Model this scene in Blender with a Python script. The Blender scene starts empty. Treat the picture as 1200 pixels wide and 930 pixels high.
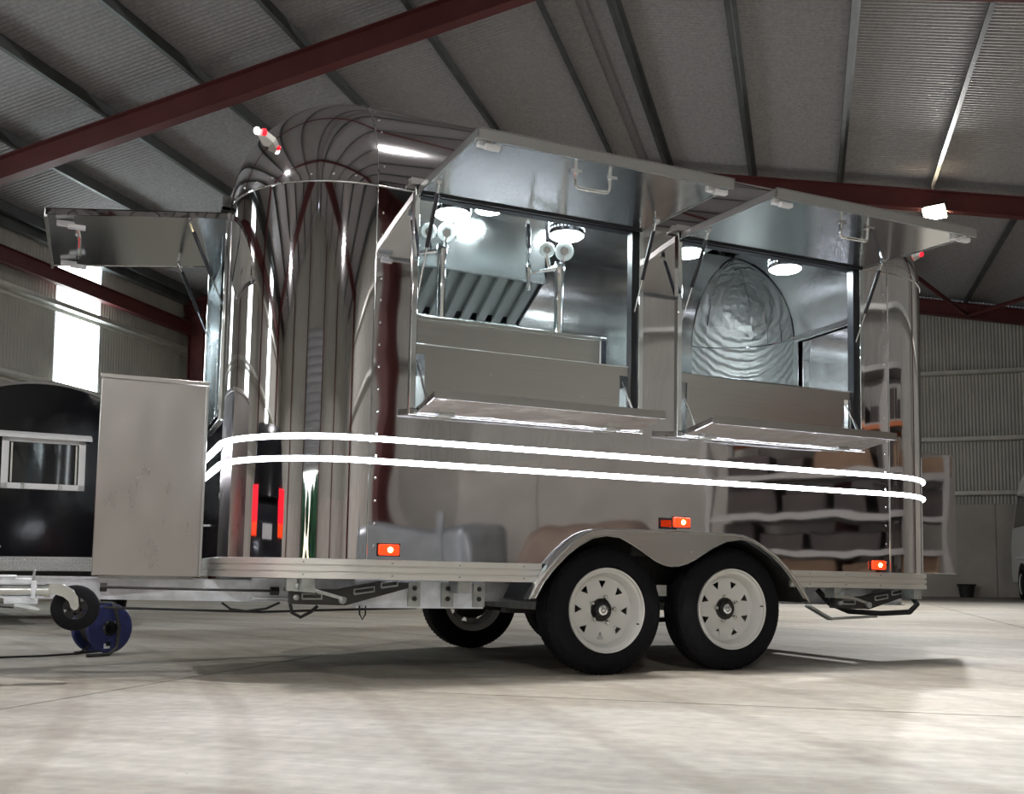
import bpy, math, random
from mathutils import Vector, Matrix
random.seed(7)
PI = math.pi
R_ = math.radians
scene = bpy.context.scene
col = scene.collection

# ------------------------------------------------------------------ camera
CAM = Vector((-0.54634, -4.49783, 0.51474))
YAW, PITCH, ROLL = 0.395404, 0.078293, 0.0054825
F_PX, CX, CY = 1172.086, 601.44, 578.22
def cam_axes():
    cy, sy, cp, sp = math.cos(YAW), math.sin(YAW), math.cos(PITCH), math.sin(PITCH)
    fwd = Vector((sy*cp, cy*cp, sp)); right = Vector((cy, -sy, 0)); up = right.cross(fwd)
    cr, sr = math.cos(ROLL), math.sin(ROLL)
    return cr*right + sr*up, cr*up - sr*right, fwd
r_, u_, f_ = cam_axes()
cd = bpy.data.cameras.new('camera'); cam = bpy.data.objects.new('camera', cd); col.objects.link(cam)
cam.matrix_world = Matrix(((r_.x, u_.x, -f_.x, CAM.x), (r_.y, u_.y, -f_.y, CAM.y), (r_.z, u_.z, -f_.z, CAM.z), (0, 0, 0, 1)))
cd.sensor_width = 36; cd.lens = F_PX*36/1200
cd.shift_x = (600-CX)/1200; cd.shift_y = (CY-465)/1200
cd.clip_end = 300
scene.camera = cam

# ------------------------------------------------------------------ world, view
w = bpy.data.worlds.new('sky'); scene.world = w; w.use_nodes = True
nt = w.node_tree; bg = nt.nodes['Background']
sky = nt.nodes.new('ShaderNodeTexSky'); sky.sky_type = 'NISHITA'; sky.sun_elevation = R_(35); sky.sun_disc = False; sky.sun_rotation = R_(200)
nt.links.new(sky.outputs['Color'], bg.inputs['Color']); bg.inputs['Strength'].default_value = 0.25
vs = scene.view_settings
vs.view_transform = 'Standard'; vs.look = 'None'; vs.gamma = 1.0; vs.use_curve_mapping = False
vs.exposure = 0.45
LAMP_W = 330.0          # flood lamps of the shed
PANEL_E = 8.0           # daylight coming through the translucent wall sheets
LED_E = 16.0
IN_LAMP_E = 85.0

# ------------------------------------------------------------------ building axes
AZ = R_(38.9)
B1 = Vector((math.sin(AZ), math.cos(AZ), 0)); B2 = Vector((math.cos(AZ), -math.sin(AZ), 0)); ZZ = Vector((0, 0, 1))
def BW(b, l, z): return B1*b + B2*l + ZZ*z
BROT = Matrix(((B2.x, B1.x, 0), (B2.y, B1.y, 0), (0, 0, 1))).to_4x4()   # local x = lateral, y = along the shed
RIDGE_L, RIDGE_Z, SLOPE, HALF = -0.36, 8.2, 0.188, 9.8
LWALL, RWALL, BEND, BBACK = RIDGE_L-HALF, RIDGE_L+HALF, 21.5, -15.5
def roof_z(l): return RIDGE_Z - SLOPE*abs(l-RIDGE_L)

# ------------------------------------------------------------------ helpers
class MB:
    def __init__(s): s.v = []; s.f = []
    def add(s, vs_, fs_):
        o = len(s.v); s.v += [Vector(p) for p in vs_]; s.f += [tuple(i+o for i in q) for q in fs_]; return s
    def box(s, x0, x1, y0, y1, z0, z1):
        return s.add([(x0,y0,z0),(x1,y0,z0),(x1,y1,z0),(x0,y1,z0),(x0,y0,z1),(x1,y0,z1),(x1,y1,z1),(x0,y1,z1)],
                     [(0,3,2,1),(4,5,6,7),(0,1,5,4),(1,2,6,5),(2,3,7,6),(3,0,4,7)])
    def bar(s, p, q, wd, ht, up=ZZ):
        p, q = Vector(p), Vector(q); d = (q-p).normalized(); sx = d.cross(Vector(up)).normalized(); sz = sx.cross(d)
        a, b = sx*wd/2, sz*ht/2
        return s.add([p-a-b, p+a-b, p+a+b, p-a+b, q-a-b, q+a-b, q+a+b, q-a+b],
                     [(0,1,2,3),(7,6,5,4),(0,4,5,1),(1,5,6,2),(2,6,7,3),(3,7,4,0)])
    def ibeam(s, p, q, wd, ht, tf, tw, up=ZZ):
        p, q, up = Vector(p), Vector(q), Vector(up); d = (q-p).normalized(); sx = d.cross(up).normalized(); sz = sx.cross(d)
        for c, ww, hh in ((sz*(ht/2-tf/2), wd, tf), (-sz*(ht/2-tf/2), wd, tf), (Vector((0,0,0)), tw, ht-2*tf+.002)):
            s.bar(p+c, q+c, ww, hh, up)
        return s
    def tube(s, pts, r, n=8, caps=True):
        pts = [Vector(p) for p in pts]; o = len(s.v); m = len(pts)
        rr = r if isinstance(r, (list, tuple)) else [r]*m
        t = (pts[1]-pts[0]).normalized(); a = t.orthogonal().normalized()
        for i, p in enumerate(pts):
            t = ((pts[min(i+1,m-1)]-pts[i]).normalized() + (pts[i]-pts[max(i-1,0)]).normalized())
            t = t.normalized() if t.length > 1e-6 else Vector((0,0,1))
            a = (a - t*a.dot(t)).normalized(); b = t.cross(a)
            s.v += [p + (a*math.cos(2*PI*k/n) + b*math.sin(2*PI*k/n))*rr[i] for k in range(n)]
        for i in range(m-1):
            for k in range(n):
                k2 = (k+1) % n
                s.f.append((o+i*n+k, o+i*n+k2, o+(i+1)*n+k2, o+(i+1)*n+k))
        if caps:
            s.f.append(tuple(o+k for k in reversed(range(n)))); s.f.append(tuple(o+(m-1)*n+k for k in range(n)))
        return s
    def lathe(s, prof, o, ax, n=32, caps=True):
        o, ax = Vector(o), Vector(ax).normalized(); a = ax.orthogonal().normalized(); b = ax.cross(a); k0 = len(s.v); m = len(prof)
        for (r, h) in prof:
            s.v += [o + ax*h + (a*math.cos(2*PI*k/n) + b*math.sin(2*PI*k/n))*r for k in range(n)]
        for i in range(m-1):
            for k in range(n):
                k2 = (k+1) % n
                s.f.append((k0+i*n+k, k0+i*n+k2, k0+(i+1)*n+k2, k0+(i+1)*n+k))
        if caps:
            if prof[0][0] > 1e-5: s.f.append(tuple(k0+k for k in reversed(range(n))))
            if prof[-1][0] > 1e-5: s.f.append(tuple(k0+(m-1)*n+k for k in range(n)))
        return s
    def prism(s, poly, fn, h0, h1):
        n = len(poly); o = len(s.v)
        s.v += [Vector(fn(a, b, h0)) for a, b in poly] + [Vector(fn(a, b, h1)) for a, b in poly]
        s.f.append(tuple(o+i for i in range(n))); s.f.append(tuple(o+n+i for i in reversed(range(n))))
        for i in range(n):
            j = (i+1) % n; s.f.append((o+i, o+n+i, o+n+j, o+j))
        return s
    def grid(s, fn, nu, nv):
        o = len(s.v)
        for i in range(nu+1):
            for j in range(nv+1): s.v.append(Vector(fn(i/nu, j/nv)))
        for i in range(nu):
            for j in range(nv):
                k = o+i*(nv+1)+j; s.f.append((k, k+nv+1, k+nv+2, k+1))
        return s
    def dome(s, p, n, r, h=None, seg=8):
        h = h or r*.6
        return s.lathe([(r,0),(r*.8,h*.6),(r*.4,h*.93),(0.0001,h)], p, n, seg, caps=False)
    def mesh(s, name, smooth=40):
        me = bpy.data.meshes.new(name); me.from_pydata([tuple(v) for v in s.v], [], s.f); me.update()
        if smooth:
            me.shade_smooth(); me.set_sharp_from_angle(angle=R_(smooth))
        return me

def tag(o, label=None, cat=None, group=None, kind=None):
    if label: o['label'] = label
    if cat: o['category'] = cat
    if group: o['group'] = group
    if kind: o['kind'] = kind
    return o
def obj(name, mb, mat, parent=None, loc=None, smooth=40, bevel=0, label=None, kind=None):
    me = mb if isinstance(mb, bpy.types.Mesh) else mb.mesh(name, smooth)
    o = bpy.data.objects.new(name, me); col.objects.link(o)
    if mat is not None and not len(me.materials): me.materials.append(mat)
    if parent: o.parent = parent
    if loc is not None: o.location = loc
    if bevel:
        b = o.modifiers.new('bevel', 'BEVEL'); b.width = bevel; b.segments = 2; b.limit_method = 'ANGLE'; b.angle_limit = R_(40); b.harden_normals = False
    if label: o['label'] = label
    if kind: o['kind'] = kind
    return o
def empty(name, loc=(0,0,0), rot=(0,0,0)):
    o = bpy.data.objects.new(name, None); col.objects.link(o); o.location = loc; o.rotation_euler = rot; o.empty_display_size = .2
    return o
def copy_tree(o, parent=None):
    c = o.copy(); col.objects.link(c); c.parent = parent
    for ch in list(o.children): copy_tree(ch, c)
    return c

# ------------------------------------------------------------------ materials
def nodes(name):
    m = bpy.data.materials.new(name); m.use_nodes = True; t = m.node_tree
    return m, t, t.nodes['Principled BSDF']
def mat(name, c, rough=.5, metal=0., noise=0., nscale=8., bump=0., bscale=40., coat=0., rvar=0., c2=None, detail=4., stretch=None, spec=.5):
    m, t, p = nodes(name); L = t.links
    p.inputs['Base Color'].default_value = (*c, 1); p.inputs['Roughness'].default_value = rough; p.inputs['Metallic'].default_value = metal
    p.inputs['Specular IOR Level'].default_value = spec
    if coat: p.inputs['Coat Weight'].default_value = coat; p.inputs['Coat Roughness'].default_value = .03
    if noise or bump or rvar or c2:
        tc = t.nodes.new('ShaderNodeTexCoord'); src = tc.outputs['Object']
        if stretch:
            mp = t.nodes.new('ShaderNodeMapping'); mp.inputs['Scale'].default_value = stretch; L.new(src, mp.inputs['Vector']); src = mp.outputs['Vector']
        n = t.nodes.new('ShaderNodeTexNoise'); n.inputs['Scale'].default_value = nscale; n.inputs['Detail'].default_value = detail; L.new(src, n.inputs['Vector'])
        if noise or c2:
            r = t.nodes.new('ShaderNodeValToRGB'); r.color_ramp.elements[0].position = .3; r.color_ramp.elements[1].position = .7
            lo = c2 if c2 else tuple(max(0, x*(1-noise)) for x in c)
            r.color_ramp.elements[0].color = (*lo, 1); r.color_ramp.elements[1].color = (*c, 1) if c2 else (*[min(1, x*(1+noise)) for x in c], 1)
            L.new(n.outputs['Fac'], r.inputs['Fac']); L.new(r.outputs['Color'], p.inputs['Base Color'])
        if rvar:
            mr = t.nodes.new('ShaderNodeMapRange'); mr.inputs['To Min'].default_value = max(0, rough-rvar); mr.inputs['To Max'].default_value = rough+rvar
            L.new(n.outputs['Fac'], mr.inputs['Value']); L.new(mr.outputs['Result'], p.inputs['Roughness'])
        if bump:
            n2 = t.nodes.new('ShaderNodeTexNoise'); n2.inputs['Scale'].default_value = bscale; n2.inputs['Detail'].default_value = 3; L.new(src, n2.inputs['Vector'])
            b = t.nodes.new('ShaderNodeBump'); b.inputs['Strength'].default_value = min(1, bump); b.inputs['Distance'].default_value = .01*max(1, bump)
            L.new(n2.outputs['Fac'], b.inputs['Height']); L.new(b.outputs['Normal'], p.inputs['Normal'])
    return m
def emit(name, c, e, base=None, sample=True):
    m, t, p = nodes(name)
    p.inputs['Base Color'].default_value = (*(base or c), 1); p.inputs['Emission Color'].default_value = (*c, 1); p.inputs['Emission Strength'].default_value = e
    p.inputs['Roughness'].default_value = .3
    if not sample: m.cycles.emission_sampling = 'NONE'
    return m
def mirror(name, c, rough, scale, dist, stretch=(1, 1, 1)):
    """polished sheet metal whose flatness wanders a little"""
    m, t, p = nodes(name); L = t.links
    p.inputs['Base Color'].default_value = (*c, 1); p.inputs['Metallic'].default_value = 1; p.inputs['Roughness'].default_value = rough
    tc = t.nodes.new('ShaderNodeTexCoord'); mp = t.nodes.new('ShaderNodeMapping'); mp.inputs['Scale'].default_value = stretch
    n = t.nodes.new('ShaderNodeTexNoise'); n.inputs['Scale'].default_value = scale; n.inputs['Detail'].default_value = 1.5
    b = t.nodes.new('ShaderNodeBump'); b.inputs['Strength'].default_value = 1; b.inputs['Distance'].default_value = dist
    L.new(tc.outputs['Object'], mp.inputs['Vector']); L.new(mp.outputs['Vector'], n.inputs['Vector'])
    L.new(n.outputs['Fac'], b.inputs['Height']); L.new(b.outputs['Normal'], p.inputs['Normal'])
    return m
def brushed(name, c, rough, stretch, strength=.15):
    m, t, p = nodes(name); L = t.links
    p.inputs['Metallic'].default_value = 1; p.inputs['Roughness'].default_value = rough
    tc = t.nodes.new('ShaderNodeTexCoord'); mp = t.nodes.new('ShaderNodeMapping'); mp.inputs['Scale'].default_value = stretch
    n = t.nodes.new('ShaderNodeTexNoise'); n.inputs['Scale'].default_value = 6; n.inputs['Detail'].default_value = 6
    r = t.nodes.new('ShaderNodeValToRGB')
    r.color_ramp.elements[0].color = (*[x*(1-strength) for x in c], 1); r.color_ramp.elements[1].color = (*[min(1, x*(1+strength)) for x in c], 1)
    mr = t.nodes.new('ShaderNodeMapRange'); mr.inputs['To Min'].default_value = rough*.7; mr.inputs['To Max'].default_value = rough*1.35
    L.new(tc.outputs['Object'], mp.inputs['Vector']); L.new(mp.outputs['Vector'], n.inputs['Vector'])
    L.new(n.outputs['Fac'], r.inputs['Fac']); L.new(r.outputs['Color'], p.inputs['Base Color'])
    L.new(n.outputs['Fac'], mr.inputs['Value']); L.new(mr.outputs['Result'], p.inputs['Roughness'])
    return m
def swirl(name):
    """hand-ground sheet: fans of fine scratches that catch the light in bands"""
    m, t, p = nodes(name); L = t.links
    p.inputs['Base Color'].default_value = (.70, .73, .72, 1); p.inputs['Metallic'].default_value = 1; p.inputs['Roughness'].default_value = .34
    tc = t.nodes.new('ShaderNodeTexCoord')
    n = t.nodes.new('ShaderNodeTexWave'); n.wave_type = 'BANDS'; n.bands_direction = 'DIAGONAL'; n.inputs['Scale'].default_value = 9; n.inputs['Distortion'].default_value = 2.5; n.inputs['Detail'].default_value = 2; n.inputs['Detail Scale'].default_value = 1.5
    b = t.nodes.new('ShaderNodeBump'); b.inputs['Strength'].default_value = .8; b.inputs['Distance'].default_value = .007
    L.new(tc.outputs['Object'], n.inputs['Vector']); L.new(n.outputs['Fac'], b.inputs['Height']); L.new(b.outputs['Normal'], p.inputs['Normal'])
    return m

M = dict(
    skin=mirror('polished_skin', (.64, .62, .635), .035, 1.7, .006, (1, 1, .8)),
    skin_c=mirror('polished_corner', (.64, .62, .635), .03, 1.2, .0014),
    skin_r=mirror('polished_roof', (.64, .62, .635), .05, 1.2, .003),
    steel=brushed('brushed_steel', (.62, .62, .61), .22, (.4, .4, 30)),
    steel_h=brushed('brushed_steel_long', (.66, .70, .70), .22, (.5, 30, 30)),
    liner=brushed('interior_lining', (.68, .70, .70), .2, (1.2, 1.2, .25), .12),
    flap=brushed('hatch_inner', (.66, .68, .68), .16, (4, .25, 4), .08),
    swirl=swirl('ground_sheet'),
    boxsteel=brushed('cabinet_steel', (.46, .44, .425), .3, (1.5, 1.5, .6), .03),
    alu=mat('aluminium_rail', (.50, .50, .49), .33, 1.),
    rail=mat('pale_aluminium', (.80, .79, .76), .38, .9),
    shelf_under=mirror('polished_shelf', (.64, .62, .635), .05, 5, .012),
    baffle=mat('filter_steel', (.62, .66, .64), .5, .6),
    galv=mat('galvanised', (.74, .77, .82), .5, .7, noise=.18, nscale=14, rvar=.1),
    galv_d=mat('galvanised_dull', (.40, .42, .41), .5, .8, noise=.2, nscale=20),
    zinc=mat('zinc_plate', (.66, .68, .66), .25, 1., noise=.12, nscale=20),
    chrome=mat('chrome', (.86, .9, .92), .05, 1.),
    blacksteel=mat('black_steel', (.035, .034, .033), .42, .3, noise=.3, nscale=12),
    black=mat('black_rubber', (.012, .012, .013), .75, bump=.15, bscale=120),
    tyre=mat('tyre_rubber', (.006, .006, .008), .7, noise=.25, nscale=30, spec=.16),
    seal=mat('black_seal', (.01, .011, .016), .35),
    white=mat('white_paint_metal', (.62, .62, .60), .32, noise=.03, nscale=8),
    plastic=mat('white_plastic', (.75, .76, .78), .35),
    red_ox=mat('red_oxide_steel', (.105, .022, .022), .55, noise=.15, nscale=3, rvar=.1),
    purlin=mat('purlin_steel', (.11, .12, .12), .5, .5, noise=.2, nscale=3),
    girt=mat('girt_steel', (.62, .62, .58), .45, .6, noise=.1, nscale=4),
    roof=mat('roof_sheet', (.335, .325, .335), .6, .15, noise=.16, nscale=22, detail=6),
    wall=mat('wall_sheet', (.43, .42, .385), .55, .15, noise=.08, nscale=2),
    concrete=mat('precast_concrete', (.45, .42, .38), .85, noise=.12, nscale=1.6, bump=.25, bscale=25, detail=8),
    enamel=mat('pale_enamel', (.70, .78, .78), .25, .4),
    glass=mat('dark_glass', (.01, .011, .013), .05, coat=.5),
    blackpaint=mat('gloss_black_paint', (.004, .004, .006), .1, bump=.25, bscale=2.5, spec=.35),
    vanpaint=mat('white_van_paint', (.78, .78, .78), .25, coat=.5),
    carpaint=mat('dark_blue_car_paint', (.02, .022, .03), .2, .3, coat=.8),
    bluereel=mat('blue_plastic', (.025, .032, .12), .4, noise=.2, nscale=30),
    tub=mat('black_tub_plastic', (.02, .02, .02), .5),
    amber=emit('amber_lens', (1, .06, .01), .75, (.8, .05, .01), sample=False),
    amber_core=emit('amber_led', (1, .42, .12), 30, sample=False),
    red_lens=emit('red_lens', (1, .01, .03), 1.0, (.8, .02, .03), sample=False),
    white_lens=emit('white_lens', (.9, .95, 1), 8, sample=False),
    led=emit('white_led_strip', (.88, .92, 1), LED_E),
    inlamp=emit('downlight_diffuser', (.86, .97, 1), IN_LAMP_E),
    indot=emit('downlight_dot', (.8, .93, 1), 3, sample=False),
    flood=emit('flood_lens', (1, .86, .62), 90, sample=False),
    panel=emit('translucent_sheet_daylight', (.86, .95, .96), PANEL_E),
    brown=mat('brown_tarpaulin', (.16, .115, .09), .6, noise=.3, nscale=3, bump=.8, bscale=6),
    greytank=mat('grey_steel_tank', (.33, .35, .37), .4, .6, noise=.15, nscale=5),
    rack=mat('rack_grey_steel', (.35, .33, .31), .45, .4),
    rackorange=mat('rack_orange_beam', (.45, .13, .04), .5),
    darkbox=mat('dark_carton', (.05, .038, .035), .7, noise=.3, nscale=3),
    browncard=mat('brown_carton', (.22, .14, .09), .8, noise=.2, nscale=3),
    foliage=mat('green_foliage', (.05, .12, .03), .8, noise=.5, nscale=1.5),
    ground=mat('outdoor_gravel', (.35, .33, .30), .9, noise=.2, nscale=2),
    shutter=mat('roller_shutter_steel', (.42, .43, .44), .4, .5),
)

# ------------------------------------------------------------------ the shed: floor
def floor_mat():
    m, t, p = nodes('dusty_concrete_floor'); L = t.links
    tc = t.nodes.new('ShaderNodeTexCoord')
    def noise(scale, detail, stretch=None, rot=0, dist=0.):
        n = t.nodes.new('ShaderNodeTexNoise'); n.inputs['Scale'].default_value = scale; n.inputs['Detail'].default_value = detail; n.inputs['Distortion'].default_value = dist
        src = tc.outputs['Object']
        if stretch:
            mp = t.nodes.new('ShaderNodeMapping'); mp.inputs['Scale'].default_value = stretch; mp.inputs['Rotation'].default_value = (0, 0, rot)
            L.new(src, mp.inputs['Vector']); src = mp.outputs['Vector']
        L.new(src, n.inputs['Vector']); return n
    def ramp(n, a, b, p0=.35, p1=.65):
        r = t.nodes.new('ShaderNodeValToRGB'); r.color_ramp.elements[0].position = p0; r.color_ramp.elements[1].position = p1
        r.color_ramp.elements[0].color = (*a, 1); r.color_ramp.elements[1].color = (*b, 1); L.new(n.outputs['Fac'], r.inputs['Fac']); return r
    def mix(a, b, fac, mode='MIX'):
        x = t.nodes.new('ShaderNodeMix'); x.data_type = 'RGBA'; x.blend_type = mode
        if isinstance(fac, float): x.inputs['Factor'].default_value = fac
        else: L.new(fac, x.inputs['Factor'])
        L.new(a, x.inputs['A']); L.new(b, x.inputs['B']); return x.outputs['Result']
    base = ramp(noise(.5, 8, dist=.6), (.31, .298, .272), (.44, .426, .395))
    fine = ramp(noise(14, 6), (.78, .78, .78), (1.1, 1.1, 1.1))
    c1 = mix(base.outputs['Color'], fine.outputs['Color'], .6, 'MULTIPLY')
    streak = ramp(noise(1.0, 5, (.5, 14, 1), R_(30)), (.82, .80, .77), (1.08, 1.08, 1.08), .4, .62)
    c2 = mix(c1, streak.outputs['Color'], .55, 'MULTIPLY')
    wv = t.nodes.new('ShaderNodeTexWave'); wv.wave_type = 'RINGS'; wv.rings_direction = 'Z'; wv.inputs['Scale'].default_value = .55; wv.inputs['Distortion'].default_value = 2.5; wv.inputs['Detail'].default_value = 3; wv.inputs['Detail Scale'].default_value = .4
    mpw = t.nodes.new('ShaderNodeMapping'); mpw.inputs['Location'].default_value = (9, 7, 0); L.new(tc.outputs['Object'], mpw.inputs['Vector']); L.new(mpw.outputs['Vector'], wv.inputs['Vector'])
    arc = ramp(wv, (.80, .78, .76), (1.04, 1.04, 1.04), .03, .16)
    tread = ramp(noise(9, 2, (1, 3, 1), R_(-20)), (1.1, 1.1, 1.1), (.9, .9, .9), .45, .55)
    c2 = mix(c2, mix(arc.outputs['Color'], tread.outputs['Color'], .35, 'MULTIPLY'), .6, 'MULTIPLY')
    sweep = ramp(noise(.9, 6, (.35, 1.6, 1), R_(-48), 1.2), (.80, .775, .74), (1.12, 1.12, 1.12), .4, .6)
    c2 = mix(c2, sweep.outputs['Color'], .7, 'MULTIPLY')
    warm = ramp(noise(.22, 3), (1, .90, .74), (1, 1, 1), .42, .56)
    c3 = mix(c2, warm.outputs['Color'], .5, 'MULTIPLY')
    spots = ramp(noise(45, 2), (.55, .5, .45), (1, 1, 1), .22, .3)
    c4 = mix(c3, spots.outputs['Color'], .8, 'MULTIPLY')
    L.new(c4, p.inputs['Base Color'])
    mr = t.nodes.new('ShaderNodeMapRange'); mr.inputs['To Min'].default_value = .42; mr.inputs['To Max'].default_value = .72
    L.new(streak.outputs['Color'], mr.inputs['Value']); L.new(mr.outputs['Result'], p.inputs['Roughness'])
    nb = noise(60, 5); b = t.nodes.new('ShaderNodeBump'); b.inputs['Strength'].default_value = .25; b.inputs['Distance'].default_value = .004
    L.new(nb.outputs['Fac'], b.inputs['Height']); L.new(b.outputs['Normal'], p.inputs['Normal'])
    return m
M['floor'] = floor_mat()
def shed_empty(name):
    o = empty(name); o.matrix_world = BROT; return o
joint_dark = mat('joint_filler', (.06, .055, .05), .9)
# base under the slabs (seen only in the joints)
fl = obj('floor', MB().box(LWALL-.2, RWALL+.2, BBACK-.2, BEND+.2, -.25, -.012), joint_dark); fl.matrix_world = BROT; tag(fl, kind='structure')
JB = 0.216   # a joint across the shed passes here (measured), slabs every 6.6 m; long joints through lat -0.46
bj = [BBACK-.2] + [JB+6.6*k for k in range(-2, 4) if BBACK+1 < JB+6.6*k < BEND-1] + [BEND+.2]
lj = [LWALL-.2] + [-.46+4.9*k for k in range(-1, 3)] + [RWALL+.2]
lj = [LWALL-.2, -5.36, -.46, 4.44, RWALL+.2]
for i in range(len(bj)-1):
    for j in range(len(lj)-1):
        obj('slab', MB().box(lj[j]+.007, lj[j+1]-.007, bj[i]+.007, bj[i+1]-.007, -.012, 0), M['floor'], fl)

# ------------------------------------------------------------------ corrugated sheets
def corrugated(p0, du, length, dv, height, pitch=.0762, amp=.009, seg=6):
    """profile runs along du, ribs run along dv"""
    p0, du, dv = Vector(p0), Vector(du).normalized(), Vector(dv).normalized(); nn = du.cross(dv); mb = MB()
    n = int(length/pitch*seg)
    for i in range(n+1):
        x = min(length, i*pitch/seg); h = amp*math.sin(2*PI*x/pitch)
        q = p0 + du*x + nn*h
        mb.v += [q, q+dv*height]
    mb.f = [(2*i, 2*i+2, 2*i+3, 2*i+1) for i in range(n)]
    return mb
ceil = shed_empty('ceiling'); tag(ceil, kind='structure')
ridge_dv = HALF*math.sqrt(1+SLOPE*SLOPE)
GAP = .09
for sgn in (-1, 1):
    p0 = (RIDGE_L+sgn*GAP, BBACK, RIDGE_Z-SLOPE*GAP); obj('roof_cladding', corrugated(p0, (0, 1, 0), BEND-BBACK, (sgn, 0, -SLOPE), ridge_dv+.15), M['roof'], ceil)
obj('ridge_cap', MB().prism([(-.3, -.04), (0, .10), (.3, -.04), (0, .115)], lambda a, b, h: (RIDGE_L+a, h, RIDGE_Z+b), BBACK, BEND), M['roof'], ceil)
RAFTERS = [-12.25, -5.65, .95, 7.55, 14.15, 20.95]
def zrail(mb, l, nd):   # Z purlin under the sheet
    z = roof_z(l)-.012; s = 1 if l > RIDGE_L else -1
    mb.box(l-.003, l+.003, BBACK, BEND, z-.20, z); mb.box(l, l+s*.065, BBACK, BEND, z-.022, z-.006); mb.box(l-s*.065, l, BBACK, BEND, z-.20, z-.194); mb.box(l-s*.065, l-s*.062, BBACK, BEND, z-.2, z-.175)
for sgn in (-1, 1):
    for k in range(7):
        l = RIDGE_L+sgn*(.47+1.5*k)
        if abs(l-RIDGE_L) > HALF: continue
        mb = MB(); zrail(mb, l, sgn); obj('purlin', mb, M['purlin'], ceil, smooth=0)
for b in RAFTERS:
    for sgn in (-1, 1):
        mb = MB(); d = .012+.2+.17
        n = Vector((sgn*SLOPE, 0, 1)).normalized()
        mb.ibeam((RIDGE_L, b, RIDGE_Z-d-.01), (RIDGE_L+sgn*(HALF-.05), b, roof_z(RIDGE_L+HALF)-d), .165, .34, .014, .008, n)
        obj('rafter', mb, M['red_ox'], ceil, smooth=0)
def brace(a, b, r=.045):
    obj('roof_brace', MB().tube([a, b], r, 10), M['red_ox'], ceil)
brace((2.55, 14.2, roof_z(2.55)-.42), (6.1, 20.9, roof_z(6.1)-.5)); brace((9.3, 14.2, roof_z(9.3)-.42), (6.1, 20.9, roof_z(6.1)-.5))
brace((2.35, 14.2, roof_z(2.35)-.42), (-.3, 20.9, roof_z(-.3)-.5))
obj('eaves_beam', MB().box(LWALL+.05, LWALL+.2, BBACK, BEND, roof_z(LWALL)-.26, roof_z(LWALL)-.03), M['purlin'], ceil, smooth=0)

# ------------------------------------------------------------------ walls
EAVE = roof_z(LWALL)
CONC = 2.15
def concrete_row(parent, fixed, u0, u1, along_x, inward, mt='concrete'):
    n = max(1, round((u1-u0)/3.0)); st = (u1-u0)/n
    for i in range(n):
        a, b = u0+i*st+.006, u0+(i+1)*st-.006; t0, t1 = (fixed, fixed+inward*.14) if inward > 0 else (fixed-.14, fixed)
        mb = MB().box(a, b, t0, t1, -.02, CONC) if along_x else MB().box(t0, t1, a, b, -.02, CONC)
        obj('concrete_panel', mb, M[mt], parent, bevel=.008)
wl = shed_empty('wall_left'); tag(wl, kind='structure')
PAN = [10.5+6.6*k for k in (-3, -2, -1, 0)]
edges = [BBACK]
for p in PAN: edges += [p, p+1.12]
edges.append(BEND)
for i in range(len(edges)-1):
    a, b = edges[i], edges[i+1]; z0 = CONC-.15
    mb = corrugated((LWALL, a, z0), (0, 1, 0), b-a, (0, 0, 1), EAVE-z0-.02)
    if i % 2: obj('translucent_sheet' if a > 10 else 'translucent_sheet_offscreen', mb, M['panel'], wl, label='bright translucent corrugated wall sheet letting daylight in')
    else: obj('wall_cladding', mb, M['wall'], wl)
concrete_row(wl, LWALL-.03, BBACK, BEND, False, 1)
for z, mt in ((2.42, 'girt'), (3.68, 'girt'), (5.10, 'girt')):
    obj('girt', MB().box(LWALL+.015, LWALL+.2, BBACK, BEND, z-.008, z+.008).box(LWALL+.012, LWALL+.018, BBACK, BEND, z-.07, z).box(LWALL+.195, LWALL+.2, BBACK, BEND, z, z+.07), M[mt], wl, smooth=0)
for i in range(len(RAFTERS)-1):
    obj('tie_beam', MB().ibeam((LWALL+.28, RAFTERS[i]+.09, 5.55), (LWALL+.28, RAFTERS[i+1]-.09, 5.55), .14, .27, .012, .008), M['red_ox'], wl, smooth=0)
for b in RAFTERS:
    obj('column', MB().ibeam((LWALL+.4, b, 0), (LWALL+.4, b, EAVE-.2), .165, .36, .014, .008, (1, 0, 0)), M['red_ox'], wl, smooth=0)
    if 10 < b < 18:
        obj('door_post', MB().ibeam((LWALL+.5, b+.62, 0), (LWALL+.5, b+.62, 5.45), .12, .12, .01, .008, (1, 0, 0)), M['red_ox'], wl, smooth=0)

we = shed_empty('wall_end'); tag(we, kind='structure')
def gable_sheet(y, l0, l1, z0, parent, material, flip=1):
    seg, pitch, amp = 6, .0762, .009; mb = MB(); n = int((l1-l0)/pitch*seg)
    for i in range(n+1):
        l = l0+(l1-l0)*i/n; h = amp*math.sin(2*PI*(l-l0)/pitch)
        mb.v += [Vector((l, y+h, z0)), Vector((l, y+h, roof_z(l)-.0))]
    mb.f = [(2*i, 2*i+2, 2*i+3, 2*i+1) for i in range(n)]
    obj('wall_cladding', mb, material, parent)
gable_sheet(BEND, LWALL, RWALL, CONC-.15, we, M['wall'])
concrete_row(we, BEND+.03, LWALL, RWALL, True, -1)
for z in (2.36, 3.63, 5.2):
    obj('girt', MB().box(LWALL, RWALL, BEND-.2, BEND-.015, z-.008, z+.008).box(LWALL, RWALL, BEND-.2, BEND-.195, z-.008, z+.09), M['girt'], we, smooth=0)
for l in (-5.5, -.36, 9.3):
    obj('column', MB().ibeam((l, BEND-.36, 0), (l, BEND-.36, roof_z(l)-.4), .16, .28, .014, .008, (0, 1, 0)), M['red_ox'], we, smooth=0)
wr = shed_empty('wall_right'); tag(wr, kind='structure')
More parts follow.
